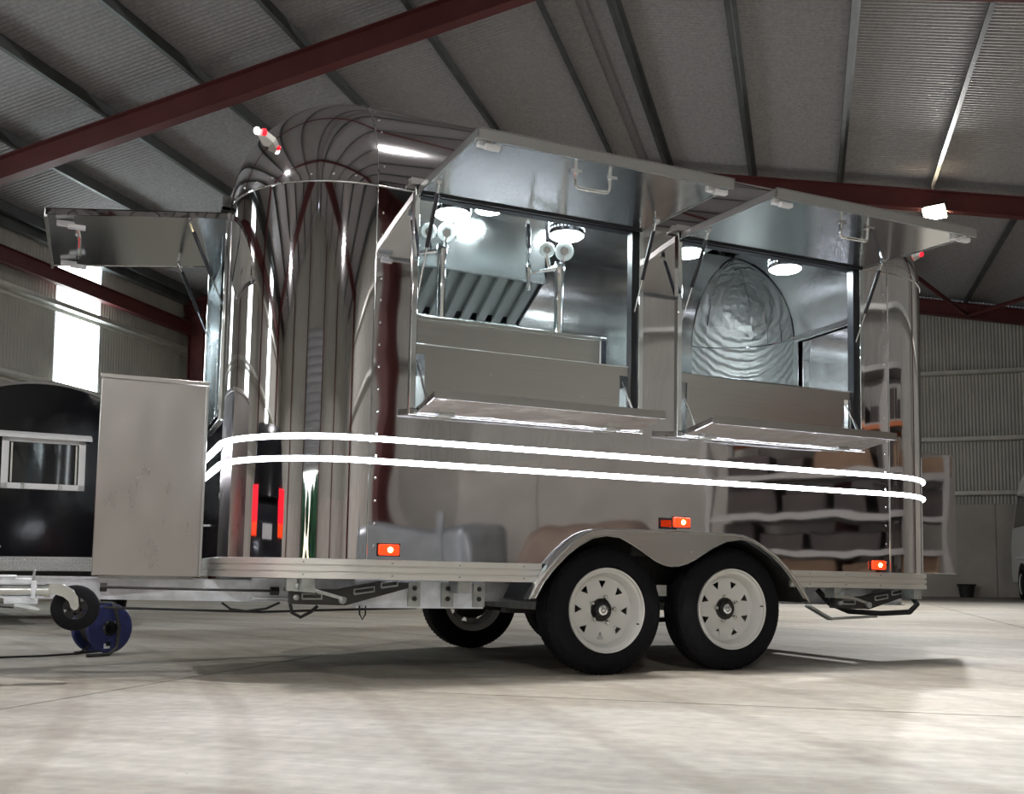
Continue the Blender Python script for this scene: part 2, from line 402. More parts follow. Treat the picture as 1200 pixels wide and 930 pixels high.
obj('wall_cladding', corrugated((RWALL, BBACK, CONC-.15), (0, 1, 0), BEND-BBACK, (0, 0, 1), EAVE-CONC+.13), M['wall'], wr)
concrete_row(wr, RWALL+.03, BBACK, BEND, False, -1)
for z in (3.68, 5.1):
    obj('girt', MB().box(RWALL-.2, RWALL-.015, BBACK, BEND, z-.008, z+.008).box(RWALL-.2, RWALL-.195, BBACK, BEND, z, z+.07), M['girt'], wr, smooth=0)
for b in RAFTERS:
    obj('column', MB().ibeam((RWALL-.4, b, 0), (RWALL-.4, b, EAVE-.2), .165, .36, .014, .008, (1, 0, 0)), M['red_ox'], wr, smooth=0)
wb = shed_empty('wall_back'); tag(wb, kind='structure')
D0, D1, DH = -2.0, 2.0, 5.6
gable_sheet(BBACK, LWALL, D0, CONC-.15, wb, M['wall']); gable_sheet(BBACK, D1, RWALL, CONC-.15, wb, M['wall']); gable_sheet(BBACK, D0, D1, DH, wb, M['wall'])
concrete_row(wb, BBACK-.03, LWALL, D0, True, 1); concrete_row(wb, BBACK-.03, D1, RWALL, True, 1)
for l in (D0-.1, D1+.1, -6.2, 5.6):
    obj('column', MB().ibeam((l, BBACK+.3, 0), (l, BBACK+.3, roof_z(l)-.4), .16, .28, .014, .008, (0, 1, 0)), M['red_ox'], wb, smooth=0)
dr = shed_empty('door_1'); tag(dr, kind='structure')
nsl = 16; zo = 2.7; st = (DH-zo)/nsl
slat = MB().lathe([(.0, 0), (.06, 0), (.06, D1-D0), (.0, D1-D0)], (D0, 0, 0), (1, 0, 0), 10).mesh('slat')
for k in range(nsl):
    o = obj('slat', slat, M['shutter'], dr, loc=(0, BBACK+.12, zo+(k+.5)*st)); o.scale = (1, .35, st/.12)
# outdoors beyond the open door
yard = obj('yard_ground', MB().box(-14, 14, BBACK-40, BBACK-.2, -.2, -.03), M['ground']); yard.matrix_world = BROT; tag(yard, kind='structure')
tb = MB()
rr = random.Random(3)
for k in range(34):
    c = Vector((rr.uniform(-9, 9), BBACK-rr.uniform(17, 22), rr.uniform(.4, 3.4))); r = rr.uniform(.9, 1.7)
    tb.lathe([(.01, -r), (r*.7, -r*.7), (r, 0), (r*.75, r*.7), (.01, r)], c, (rr.uniform(-1, 1), rr.uniform(-1, 1), 1), 9, caps=False)
hedge = obj('hedge', tb, M['foliage'], smooth=0); hedge.matrix_world = BROT; tag(hedge, 'green hedge outside beyond the half-open roller door', 'hedge')

# ------------------------------------------------------------------ flood lamps on the rafters
def flood(b, l, label, tilt=(0, 0), watt=LAMP_W, drop=.55, spread=150, seen=False):
    sfx = '' if seen else '_offscreen'
    z = roof_z(l)-drop
    root = empty('flood_lamp'+sfx, BW(b, l, z)); root.rotation_euler = (0, 0, -AZ)
    tag(root, label, 'lamp', 'floodlights fixed under the rafters')
    aim = Vector((tilt[0], tilt[1], -1)).normalized(); q = aim.to_track_quat('-Z', 'Y').to_matrix().to_4x4()
    hb = MB().box(-.19, .19, -.14, .14, .02, .09)
    for k in range(6): hb.box(-.17+.06*k, -.165+.06*k+.012, -.12, .12, .09, .12)
    h = obj('housing', hb, M['blacksteel'], root); h.matrix_local = q
    g = obj('lens'+sfx, MB().box(-.175, .175, -.125, .125, 0, .02), M['flood'], root); g.matrix_local = q
    obj('bracket', MB().tube([(-.2, 0, .05), (-.2, 0, .22), (.2, 0, .22), (.2, 0, .05)], .012, 6).tube([(0, 0, .22), (0, 0, max(.23, drop-.36))], .014, 6), M['blacksteel'], root)
    ld = bpy.data.lights.new('flood_light'+sfx, 'AREA'); ld.shape = 'RECTANGLE'; ld.size = .34; ld.size_y = .24; ld.energy = watt; ld.color = (1, .985, .97); ld.spread = R_(spread)
    lo = bpy.data.objects.new('flood_light'+sfx, ld); col.objects.link(lo); lo.parent = root; lo.matrix_local = q @ Matrix.Translation((0, 0, -.012))
flood(14.15, 4.62, 'lit floodlight under the red rafter above the end of the trailer', (-.3, -.8), LAMP_W*1.3, drop=.60, spread=140, seen=True)
flood(-.4, 2.84, 'floodlight hung from a purlin above the floor beside the trailer hatches', watt=LAMP_W*.65, drop=.75)
flood(-5.65, -4.6, 'floodlight mirrored as a star on the dome of the trailer', (.15, .25), LAMP_W*1.0)
flood(-12.25, 5.6, 'floodlight by the roller door, right of the shed ridge', (0, .3), LAMP_W*1.5)
flood(-12.25, -6.6, 'floodlight by the roller door, left of the shed ridge', (0, .3), LAMP_W*1.5)

# ------------------------------------------------------------------ the food trailer
TL, TW, RAD = 4.288, 2.15, .6
Z_TB, Z_TT, Z_SH, Z_TOP = .454, .546, 2.31, 2.91
TAU = .014968
def tfwd(x, y, z):
    ct, st_ = math.cos(TAU), math.sin(TAU); dx, dz = x-2.2, z-.33
    return Vector((2.2+dx*ct+dz*st_, y, .33-dx*st_+dz*ct))
TC = Vector((2.144, 1.075, 0))
trailer = empty('food_trailer', tfwd(*TC), (0, TAU, 0))
tag(trailer, 'polished stainless mobile bar trailer with open hatches and white light strips', 'trailer')
def tp(name, mb, material, parent=None, off=None, **k):
    p = parent or trailer
    loc = (Vector(off) if off is not None else Vector((0, 0, 0))) - (TC if parent is None else Vector((0, 0, 0)))
    return obj(name, mb, material, p, loc=loc, **k)

WIN = [(.777, 2.034), (2.241, 3.496)]; ZB, ZT = 1.229, 2.335
FW = .028
FO = [(1.391, .377), (1.43, .45), (1.479, .514), (1.569, .612), (1.63, .665), (1.684, .699), (1.73, .718), (1.779, .728), (2.2, .731), (2.56, .728), (2.622, .723), (2.69, .703), (2.759, .668), (2.83, .626), (2.898, .571), (2.96, .508), (3.011, .444), (3.057, .379)]
FC = [(1.422, .377), (1.465, .455), (1.524, .527), (1.59, .592), (1.662, .644), (1.73, .68), (1.804, .695), (1.88, .688), (1.95, .657), (2.0, .63), (2.05, .599), (2.09, .575), (2.135, .558), (2.18, .549), (2.227, .551), (2.28, .566), (2.33, .589), (2.38, .62), (2.434, .65), (2.52, .688), (2.611, .70), (2.67, .693), (2.731, .667), (2.80, .626), (2.87, .57), (2.92, .52), (2.97, .465), (3.02, .395)]
# --- outer skin
XR = TL-RAD; YR = TW-RAD
sp = MB()
def xz(x, z): return (x, 0, z)
notch = [p for p in FO if p[1] > Z_TT+.01]
low = [(RAD, Z_TT), (notch[0][0]-.03, Z_TT)] + notch + [(notch[-1][0]+.03, Z_TT), (XR, Z_TT), (XR, ZB+.01), (RAD, ZB+.01)]
sp.add([xz(*p) for p in low], [tuple(range(len(low)))])
xs = [RAD, WIN[0][0]+.01, WIN[0][1]-.01, WIN[1][0]+.01, WIN[1][1]-.01, XR]
for i in (0, 2, 4): sp.add([xz(xs[i], ZB+.01), xz(xs[i+1], ZB+.01), xz(xs[i+1], ZT-.01), xz(xs[i], ZT-.01)], [(0, 1, 2, 3)])
tp('side_panel', sp, M['skin'], smooth=0)
# upper part of the near side from the window heads into the roof curve
def roofcurve(a): return RAD-RAD*math.cos(a), Z_SH+RAD*math.sin(a)
def near_roof(u, v):
    y, z = roofcurve(v*PI/2); return (RAD+(XR-RAD)*u, y, z)
tp('roof_panel', MB().grid(near_roof, 2, 40), M['skin_r'])
tp('roof_panel', MB().grid(lambda u, v: (RAD+(XR-RAD)*u, TW-roofcurve(v*PI/2)[0], roofcurve(v*PI/2)[1]), 2, 24), M['skin_r'])
tp('roof_panel', MB().box(RAD, XR, RAD, YR, Z_TOP-.003, Z_TOP), M['skin_r'], smooth=0)
for x0, sg in ((0, 1), (TL, -1)):
    tp('roof_end_panel', MB().grid(lambda u, v: (x0+sg*roofcurve(v*PI/2)[0], RAD+(YR-RAD)*u, roofcurve(v*PI/2)[1]), 2, 30), M['skin_r'])
tp('side_panel', MB().box(RAD, XR, TW-.002, TW, Z_TT, Z_SH), M['skin'], smooth=0)
CORN = [(RAD, RAD, PI, 1.5*PI), (XR, RAD, 1.5*PI, 2*PI), (XR, YR, 0, PI/2), (RAD, YR, PI/2, PI)]
for cx, cy, a0, a1 in CORN:
    tp('corner_panel', MB().grid(lambda u, v: (cx+RAD*math.cos(a0+(a1-a0)*u), cy+RAD*math.sin(a0+(a1-a0)*u), Z_TT+(Z_SH-Z_TT)*v), 40, 1), M['skin_c'])
    tp('dome_corner', MB().grid(lambda u, v: (cx+RAD*math.cos(v*PI/2*.999)*math.cos(a0+(a1-a0)*u), cy+RAD*math.cos(v*PI/2*.999)*math.sin(a0+(a1-a0)*u), Z_SH+RAD*math.sin(v*PI/2*.999)), 32, 32), M['skin_r'])
# front face with its hatch opening, rear face
FY0, FY1 = .64, 1.46
fp = MB()
for y0, y1, z0, z1 in ((RAD, FY0, Z_TT, Z_SH), (FY1, YR, Z_TT, Z_SH), (FY0, FY1, Z_TT, 1.25), (FY0, FY1, 2.27, Z_SH)):
    fp.box(0, .003, y0, y1, z0, z1)
tp('front_panel', fp, M['skin_c'], smooth=0)
DY0, DY1 = .72, 1.5
rp = MB()
for y0, y1, z0, z1 in ((RAD, DY0, Z_TT, Z_SH), (DY1, YR, Z_TT, Z_SH), (DY0, DY1, 2.28, Z_SH)):
    rp.box(TL-.003, TL, y0, y1, z0, z1)
tp('rear_panel', rp, M['skin_c'], smooth=0)
# --- seam beads
def bead(pts, r=.0035): return MB().tube(pts, r, 6)
for xx in (RAD, XR):
    pts = [(xx, -.002, Z_TT), (xx, -.002, Z_SH)] + [(xx, roofcurve(a*PI/48)[0]-.002*math.cos(a*PI/48), roofcurve(a*PI/48)[1]+.002*math.sin(a*PI/48)) for a in range(1, 25)]
    pts += [(xx, TW-p[1], p[2]) for p in reversed(pts)]
    tp('seam_bead', bead(pts), M['chrome'])
def perim(z, off=0., n=20, start=0.):
    """closed rounded-rectangle path, from the front corner round by the near side"""
    pts = []
    for cx, cy, a0, a1 in CORN:
        for k in range(n+1):
            a = a0+(a1-a0)*k/n; pts.append(Vector((cx+(RAD+off)*math.cos(a), cy+(RAD+off)*math.sin(a), z)))
    return pts
for cx, cy, a0, a1 in CORN:
    tp('seam_bead', bead([(cx+(RAD+.002)*math.cos(a0+(a1-a0)*k/20), cy+(RAD+.002)*math.sin(a0+(a1-a0)*k/20), Z_SH) for k in range(21)]), M['chrome'])
tp('seam_bead', bead([(RAD, -.002, Z_SH), (WIN[0][0], -.002, Z_SH)]), M['chrome']); tp('seam_bead', bead([(WIN[1][1], -.002, Z_SH), (XR, -.002, Z_SH)]), M['chrome'])
# --- rivets
rv = MB()
for xx in (RAD+.03, XR-.03):
    k = Z_TT+.06
    while k < Z_SH-.03: rv.dome((xx, 0, k), (0, -1, 0), .006); k += .105
    for j in range(1, 9):
        a = j*PI/2/9.; n = Vector((0, -math.cos(a), math.sin(a))); rv.dome((xx, roofcurve(a)[0], roofcurve(a)[1]), n, .006)
for cx, cy, a0, a1 in CORN[:2]:
    for j in range(1, 9):
        a = a0+(a1-a0)*j/9.; e = .06
        n = Vector((math.cos(e)*math.cos(a), math.cos(e)*math.sin(a), math.sin(e))); rv.dome(Vector((cx, cy, Z_SH))+n*RAD, n, .006)
tp('rivets', rv, M['chrome'], kind='stuff')
# --- base rail (ribbed aluminium), open where the wheel arch stands
RPROF = [(0, Z_TB), (.016, Z_TB), (.016, Z_TB+.025), (.004, Z_TB+.027), (.004, Z_TB+.033), (.016, Z_TB+.035), (.016, Z_TB+.055), (.004, Z_TB+.057), (.004, Z_TB+.063), (.016, Z_TB+.065), (.016, Z_TT-.002), (.012, Z_TT), (0, Z_TT)]
path = [(Vector((2.97, 0)), Vector((0, -1)))]
for ci in (1, 2, 3, 0):
    cx, cy, a0, a1 = CORN[ci]
    for k in range(19):
        a = a0+(a1-a0)*k/18; n = Vector((math.cos(a), math.sin(a))); path.append((Vector((cx, cy))+n*RAD, n))
path.append((Vector((1.475, 0)), Vector((0, -1))))
rail = MB(); m = len(RPROF)
for p, n in path: rail.v += [Vector((*(p+n*o), z)) for o, z in RPROF]
for i in range(len(path)-1):
    for j in range(m): rail.f.append((i*m+j, (i+1)*m+j, (i+1)*m+(j+1) % m, i*m+(j+1) % m))
rail.f.append(tuple(range(m))); rail.f.append(tuple((len(path)-1)*m+j for j in reversed(range(m))))
base_rail = tp('base_rail', rail, M['rail'], smooth=30)
sc = MB()
for x in (.33, .72, 1.05, 1.38, 3.1, 3.35, 3.6):
    for z in (Z_TB+.018, Z_TT-.016):
        if x < RAD:
            a = PI+math.acos((RAD-x)/RAD); n = Vector((math.cos(a), math.sin(a), 0)); sc.dome(Vector((RAD, RAD, z))+n*(RAD+.016), n, .005)
        else: sc.dome((x, -.016, z), (0, -1, 0), .005)
tp('screws', sc, M['galv_d'], base_rail, kind='stuff')
# --- LED strips
def led_path(z, off):
    pts = [Vector((-off, y, z)) for y in (1.52, 1.1, .75)]
    for k in range(25):
        a = PI+PI/2*k/24; pts.append(Vector((RAD+(RAD+off)*math.cos(a), RAD+(RAD+off)*math.sin(a), z)))
    pts.append(Vector((2.1, -off, z)))
    for k in range(21):
        a = 1.5*PI+R_(86)*k/20; pts.append(Vector((XR+(RAD+off)*math.cos(a), RAD+(RAD+off)*math.sin(a), z)))
    return pts
for z in (1.001, 1.105):
    tp('light_strip', MB().tube(led_path(z, .006), .0125, 8), M['led'], label='glowing white light strip')
# --- marker lamps
for x, z in ((.702, .592), (2.237, .776), (3.59, .587)):
    y = -.062 if x == 2.237 else 0
    b = tp('side_marker_lamp', MB().box(x-.05, x+.05, y-.022, y, z-.026, z+.026), M['amber'], bevel=.008, label='lit amber side marker lamp')
    tp('led', MB().dome((x+.004, y-.0215, z), (0, -1, 0), .013, .008), M['amber_core'], b)
    tp('base', MB().box(x-.055, x+.055, y-.006, y, z-.03, z+.03), M['black'], b)
def arm_lamp(p, d, back):
    """rubber arm with a lens facing forward (white) and one facing back (red)"""
    p, d = Vector(p), Vector(d).normalized()
    q = p+d*.075
    a = tp('outline_marker_lamp', MB().prism([(-.045, -.01), (.045, -.01), (.02, .07), (-.02, .07)], lambda u, v, h: p+Vector((u, 0, 0))+d*v+Vector((0, 0, 1))*h, -.018, .018), M['girt'], bevel=.004)
    tp('lens', MB().lathe([(0, -.005), (.017, -.003), (.017, .010), (.010, .018), (.0001, .020)], q+Vector((.012, 0, 0)), (1, 0, 0), 14), M['red_lens'], a)
    tp('lens', MB().lathe([(0, -.005), (.017, -.003), (.017, .010), (.010, .018), (.0001, .020)], q+Vector((-.012, 0, 0)), (-1, 0, 0), 14), M['plastic' if back else 'white_lens'], a)
def on_dome(cx, cy, az, el):
    n = Vector((math.cos(el)*math.cos(az), math.cos(el)*math.sin(az), math.sin(el))); return Vector((cx, cy, Z_SH))+n*RAD, n
p, n = on_dome(RAD, RAD, R_(213), R_(24)); arm_lamp(p, n, False)
p, n = on_dome(XR, RAD, R_(-32), R_(24)); arm_lamp(p, n, True)
# --- window frames, seals, reveals, fronts under the counter
HNG_Y, HNG_Z = -.03, 2.33; OUT_Y, OUT_Z = -.843, 2.278
ev = Vector((0, OUT_Y-HNG_Y, OUT_Z-HNG_Z)); FL = ev.length; ev.normalize(); en = Vector((0, ev.z, -ev.y))   # en points up
def hat(x, v, h): return Vector((x, HNG_Y, HNG_Z))+ev*v+en*h
for wi, (xl, xr) in enumerate(WIN):
    fr = MB()
    for a, b, c_, d_ in ((xl, xl+FW, ZB, ZT), (xr-FW, xr, ZB, ZT), (xl+FW, xr-FW, ZB, ZB+FW), (xl+FW, xr-FW, ZT-FW, ZT)):
        fr.box(a, b, -.018, .05, c_, d_)
    f = tp('window_frame', fr, M['chrome'], bevel=.003)
    sl = MB()
    for a, b, c_, d_ in ((xl+FW, xl+FW+.006, ZB+FW, ZT-FW), (xr-FW-.034, xr-FW, ZB+FW, ZT-FW), (xl+FW, xr-FW, ZT-FW-.012, ZT-FW)):
        sl.box(a, b, .0, .05, c_, d_)
    tp('seal', sl, M['seal'], f)
    # gutter / hinge strip over the hatch
    hs = MB().box(xl-.03, xr+.03, -.045, .0, ZT+.002, ZT+.014).box(xl-.03, xr+.03, -.049, -.045, ZT-.004, ZT+.026).box(xl-.03, xr+.03, -.012, .0, ZT+.01, ZT+.032)
    tp('hinge_strip', hs, M['alu'], f, smooth=0)
    # panel below the counter with a dark slot at either end for the shelf stays
    x0, x1 = xl+FW, xr-FW-.034
    s0, s1 = x0+.006, x0+.056
    t0, t1 = x1-.056, x1-.006
    cp = MB()
    for a, b, c_, d_ in ((s1, t0, ZB+FW, 1.578), (x0, s1, 1.53, 1.578), (t0, x1, 1.53, 1.578), (x0, s0, ZB+FW, 1.53), (t1, x1, ZB+FW, 1.53)):
        cp.box(a, b, .02, .035, c_, d_)
    pn = tp('counter_front', cp, M['steel'], smooth=0)
    tp('counter_edge', MB().tube([(x0, .018, 1.578), (x1, .018, 1.578)], .004, 6), M['chrome'], pn)
    # hatch lifted on two gas stays
    hx0, hx1 = xl+.016, xr-.016; TH = .034
    hb = MB().prism([(hx0, 0), (hx1, 0), (hx1, FL-.012), (hx0, FL-.012)], lambda a, b, h: hat(a, b, h), -TH+.004, -.002)
    H = tp('hatch', hb, M['flap'], smooth=0)
    tp('outer_skin', MB().prism([(hx0-.004, -.005), (hx1+.004, -.005), (hx1+.004, FL), (hx0-.004, FL)], lambda a, b, h: hat(a, b, h), -.002, .002), M['skin'], H, smooth=0)
    ch = MB().prism([(hx0-.004, FL-.012), (hx1+.004, FL-.012), (hx1+.004, FL), (hx0-.004, FL)], lambda a, b, h: hat(a, b, h), -.044, .004)
    ch.prism([(hx0-.004, 0), (hx0+.004, 0), (hx0+.004, FL), (hx0-.004, FL)], lambda a, b, h: hat(a, b, h), -TH, .002)
    ch.prism([(hx1-.004, 0), (hx1+.004, 0), (hx1+.004, FL), (hx1-.004, FL)], lambda a, b, h: hat(a, b, h), -TH, .002)
    tp('edge_channel', ch, M['alu'], H, smooth=0)
    tp('hatch_seal', MB().prism([(hx0+.01, .0), (hx1-.01, .0), (hx1-.01, .014), (hx0+.01, .014)], lambda a, b, h: hat(a, b, h), -TH-.006, -TH+.003), M['seal'], H, smooth=0)
    hc = (hx0+hx1)/2
    hp = [hat(hc-.085, FL-.19, -TH), hat(hc-.085, FL-.19, -TH-.045)] + [hat(hc-.085+.02*(1-math.cos(t)), FL-.19, -TH-.045-.02*math.sin(t)) for t in (.5, 1.0, 1.57)]
    hp += [hat(2*hc-q.x, FL-.19, -TH-.065 if i > 1 else 0) for i, q in enumerate([])]
    right = [Vector((2*hc-q.x, q.y, q.z)) for q in reversed(hp)]
    hd = tp('handle', MB().tube(hp+right, .0085, 8), M['chrome'], H)
    for q0 in (hc-.115, hc+.06):
        tp('handle_plate', MB().prism([(q0, FL-.205), (q0+.055, FL-.205), (q0+.055, FL-.175), (q0, FL-.175)], lambda a, b, h: hat(a, b, h), -TH-.003, -TH+.004), M['chrome'], H, smooth=0)
    for lx in (hx0+.06, hx1-.06):
        tp('latch', MB().prism([(lx-.045, FL-.075), (lx+.02, FL-.075), (lx+.02, FL-.045), (lx-.045, FL-.045)], lambda a, b, h: hat(a, b, h), -TH-.02, -TH+.004).prism([(lx-.02, FL-.05), (lx+.045, FL-.05), (lx+.045, FL-.02), (lx-.02, FL-.02)], lambda a, b, h: hat(a, b, h), -TH-.034, -TH-.012), M['plastic'], H, bevel=.003, label='white plastic latch')
    for sx, sgn in ((xl+.05, 1), (xr-.05, -1)):
        A = hat(sx+sgn*.004, .2, -TH); Bp = Vector((sx-sgn*.008, .028, 1.83)); D = (Bp-A).normalized(); LN = (Bp-A).length
        tp('gas_stay', MB().tube([A+D*.05, A+D*LN*.58], .0105, 10), M['seal'], H)
        tp('stay_end', MB().tube([A, A+D*.05], .006, 8).box(sx-.012, sx+.012, A.y-.012, A.y+.012, A.z-.012, A.z+.008), M['chrome'], H)
        tp('stay_rod', MB().tube([A+D*LN*.57, Bp], .0045, 8), M['chrome'], H)
        tp('stay_bracket', MB().prism([(1.80, .0), (1.86, .0), (1.835, -.05), (1.82, -.05)], lambda a, b, h: Vector((Bp.x+h, .045+b*.5, a)), -.006, .006), M['chrome'], H, smooth=0)
    # drop-down serving shelf
    SO = [(.0, 1.262), (-.296, 1.300), (-.296, 1.268), (.0, 1.236)]
    S = tp('serving_shelf', MB().prism([(a-.02 if a == 0 else a, b) for a, b in SO], lambda a, b, h: (h, a, b), xl+.036, xr-.036), M['shelf_under'], bevel=.003)
    tp('shelf_top', MB().prism([(-.0, 1.264), (-.294, 1.302), (-.294, 1.299), (-.0, 1.261)], lambda a, b, h: (h, a, b), xl+.038, xr-.038), M['steel_h'], S, smooth=0)
    tp('shelf_edge', MB().prism([(-.2945, 1.303), (-.300, 1.303), (-.300, 1.264), (-.2945, 1.264)], lambda a, b, h: (h, a, b), xl+.034, xr-.034), M['alu'], S, smooth=0)
    for hx in (xl+.17, xr-.2):
        tp('hinge', MB().box(hx-.04, hx+.04, -.075, -.012, 1.228, 1.242).tube([(hx-.04, -.022, 1.232), (hx+.04, -.022, 1.232)], .006, 8), M['zinc'], S)
    for sx, sgn in ((s0+.012, 1), (t1-.03, 1)):
        A = Vector((sx, .03, 1.50)); Bp = Vector((sx+.022*sgn, -.085, 1.285))
        tp('shelf_stay', MB().tube([A, A.lerp(Bp, .5)], .0035, 6).tube([A.lerp(Bp, .45), Bp], .0065, 8), M['chrome'], S)

# --- interior lining (a smaller rounded box; the far rear corner is hand-ground sheet)
IN = .05; IR = RAD-IN
CI = 2.71
def inner_corner(cx, cy, a0, a1, material):
    d = tp('lining_corner', MB().grid(lambda u, v: (cx+IR*math.cos(a0+(a1-a0)*u), cy+IR*math.sin(a0+(a1-a0)*u), .6+(Z_SH-.6)*v), 16, 1), material)
    ground = material is M['swirl']; ng = 7 if ground else 6; rg = random.Random(11)
    for g in range(ng):     # gores of the dome
        g0, g1 = a0+(a1-a0)*g/ng, a0+(a1-a0)*(g+1)/ng
        np_ = 5 if ground else 1
        for k in range(np_):
            e0, e1 = R_(89.5)*k/np_, R_(89.5)*(k+1)/np_; t1, t2 = rg.uniform(-.007, .007), rg.uniform(-.007, .007)
            def fn(u, v):
                a = g0+(g1-g0)*u; e = e0+(e1-e0)*v; r = IR-.002*(g % 2)-(.007+t1*(u-.5)+t2*(v-.5) if ground else 0)
                return (cx+r*math.cos(e)*math.cos(a), cy+r*math.cos(e)*math.sin(a), Z_SH+r*math.sin(e))
            tp('lining_patch' if ground else 'gore', MB().grid(fn, 4, 14 if not ground else 4), material, d)
    tp('lining_bead', MB().tube([(cx+(IR-.004)*math.cos(a0+(a1-a0)*k/14), cy+(IR-.004)*math.sin(a0+(a1-a0)*k/14), Z_SH) for k in range(15)], .006, 6), M['chrome'], d)
for i, (cx, cy, a0, a1) in enumerate(CORN):
    inner_corner(cx, cy, a0, a1, M['swirl'] if i == 2 else M['liner'])
yb = TW-IN
def icurve(a): return IR-IR*math.cos(a), Z_SH+IR*math.sin(a)
tp('back_lining', MB().grid(lambda u, v: (RAD+(XR-RAD)*u, yb, .6+(Z_SH-.6)*v), 1, 1).grid(lambda u, v: (RAD+(XR-RAD)*u, yb-icurve(v*PI/2)[0], icurve(v*PI/2)[1]), 1, 16), M['liner'])
for x0, sg in ((IN, 1), (TL-IN, -1)):
    dz0 = .6
    tp('end_lining', MB().grid(lambda u, v: (x0, RAD+(YR-RAD)*u, 2.28+(Z_SH-2.28)*v), 1, 1).grid(lambda u, v: (x0+sg*icurve(v*PI/2)[0], RAD+(YR-RAD)*u, icurve(v*PI/2)[1]), 1, 18), M['liner'])
    tp('lining_bead', MB().bar((x0+sg*.006, RAD, Z_SH), (x0+sg*.006, YR, Z_SH), .012, .03), M['alu'], smooth=0)
tp('end_lining', MB().box(IN, IN+.004, RAD, FY0, .6, 2.28).box(IN, IN+.004, FY1, YR, .6, 2.28).box(IN, IN+.004, FY0, FY1, .6, 1.25), M['liner'], smooth=0)
tp('end_lining', MB().box(TL-IN-.004, TL-IN, RAD, DY0, .6, 2.28).box(TL-IN-.004, TL-IN, DY1, YR, .6, 2.28), M['liner'], smooth=0)
tp('interior_ceiling', MB().box(.64, 3.2, .25, 1.75, CI, CI+.006), M['liner'], smooth=0)
tp('interior_near_lining', MB().box(.64, .80, .06, .065, .6, 2.30).box(3.475, 3.64, .06, .065, .6, 2.30).box(2.012, 2.265, .055, .06, .6, 2.36).grid(lambda u, v: (RAD+(XR-RAD)*u, IN+icurve(v*PI/2)[0]*.999, icurve(v*PI/2)[1]+.0), 1, 16), M['liner'], smooth=0)
tp('cabin_floor', MB().box(.1, TL-.1, .32, TW-.1, .57, .6), M['blacksteel'], smooth=0)
# rear stable door: upper half closed, lower half swung out
tp('rear_door', MB().box(TL-.03, TL, DY0+.005, DY1-.005, 1.42, 2.275), M['skin_c'], bevel=.003)
ld = tp('rear_door', MB().box(0, .76, -.012, .012, .56, 1.40), M['skin'], off=(TL+.005, .80, 0), bevel=.004, label='polished lower half of the rear door swung open'); ld.rotation_euler = (0, 0, R_(2))
tp('door_hinge', MB().tube([(0, .018, .70), (0, .018, .80)], .01, 8).tube([(0, .018, 1.15), (0, .018, 1.25)], .01, 8), M['chrome'], ld)
# --- bar fittings
worktop = tp('worktop', MB().box(.72, 2.16, .035, .62, 1.553, 1.575).box(2.2, 3.6, .035, .5, 1.553, 1.575), M['steel_h'], smooth=0)
tb_ = tp('tap_plinth', MB().box(.72, 1.922, .2, .52, 1.575, 1.752), M['steel'], bevel=.002)
tp('plinth_top', MB().box(.718, 1.926, .194, .53, 1.745, 1.768), M['steel_h'], tb_, bevel=.003)
tp('plinth_end', MB().box(1.892, 1.926, .192, .2, 1.575, 1.75).box(1.922, 1.928, .2, .53, 1.575, 1.752), M['chrome'], tb_, smooth=0)
def tap_tower(x, y):
    z0 = 1.766
    T = tp('beer_tap', MB().lathe([(.055, 0), (.055, .012), (.034, .02), (.026, .035), (.024, .36), (.03, .375), (.034, .40), (.03, .43), (.0001, .44)], (x, y, z0), (0, 0, 1), 20), M['chrome'], label='tall chrome beer font')
    zt = z0+.40
    arm = [(x, y, zt), (x-.05, y+.01, zt-.012), (x-.12, y+.02, zt-.03), (x-.17, y+.02, zt-.05)]
    tp('tap_arm', MB().tube(arm, [.02, .017, .012, .012], 10), M['chrome'], T)
    tp('tap_body', MB().lathe([(.012, -.13), (.01, -.06), (.016, -.04), (.016, .03), (.009, .05), (.012, .075), (.007, .1)], (x-.175, y+.02, zt-.01), (0, 0, 1), 12), M['chrome'], T)
    tp('tap_handle', MB().lathe([(.007, 0), (.014, .02), (.017, .07), (.014, .125), (.009, .14)], (x-.175, y+.02, zt+.085), (-.06, 0, 1), 12), M['seal'], T)
    tp('handle_cap', MB().lathe([(.008, 0), (.009, .015), (.0001, .028)], (x-.183, y+.02, zt+.222), (-.06, 0, 1), 10), M['plastic'], T)
    for dx, dy, dz, rr_ in ((.012, -.035, .085, .052), (-.075, .0, .09, .042)):
        tp('medallion', MB().lathe([(.0001, 0), (rr_*.6, .001), (rr_*.62, .005), (rr_*.9, .005), (rr_, .0), (rr_, -.012), (.0001, -.012)], (x+dx, y+dy, zt+dz), (-.35, -1, -.2), 22), M['enamel'], T)
        tp('medallion_badge', MB().lathe([(.0001, .004), (rr_*.45, .004), (rr_*.5, .0)], (x+dx, y+dy, zt+dz), (-.35, -1, -.2), 6, caps=False), M['liner'], T)
        tp('medallion_stem', MB().tube([(x+dx, y+dy+.01, zt+dz-.02), (x+dx*.7, y+dy*.5+.01, zt-.01)], .012, 8), M['chrome'], T)
tap_tower(1.04, .35); tap_tower(1.716, .35)
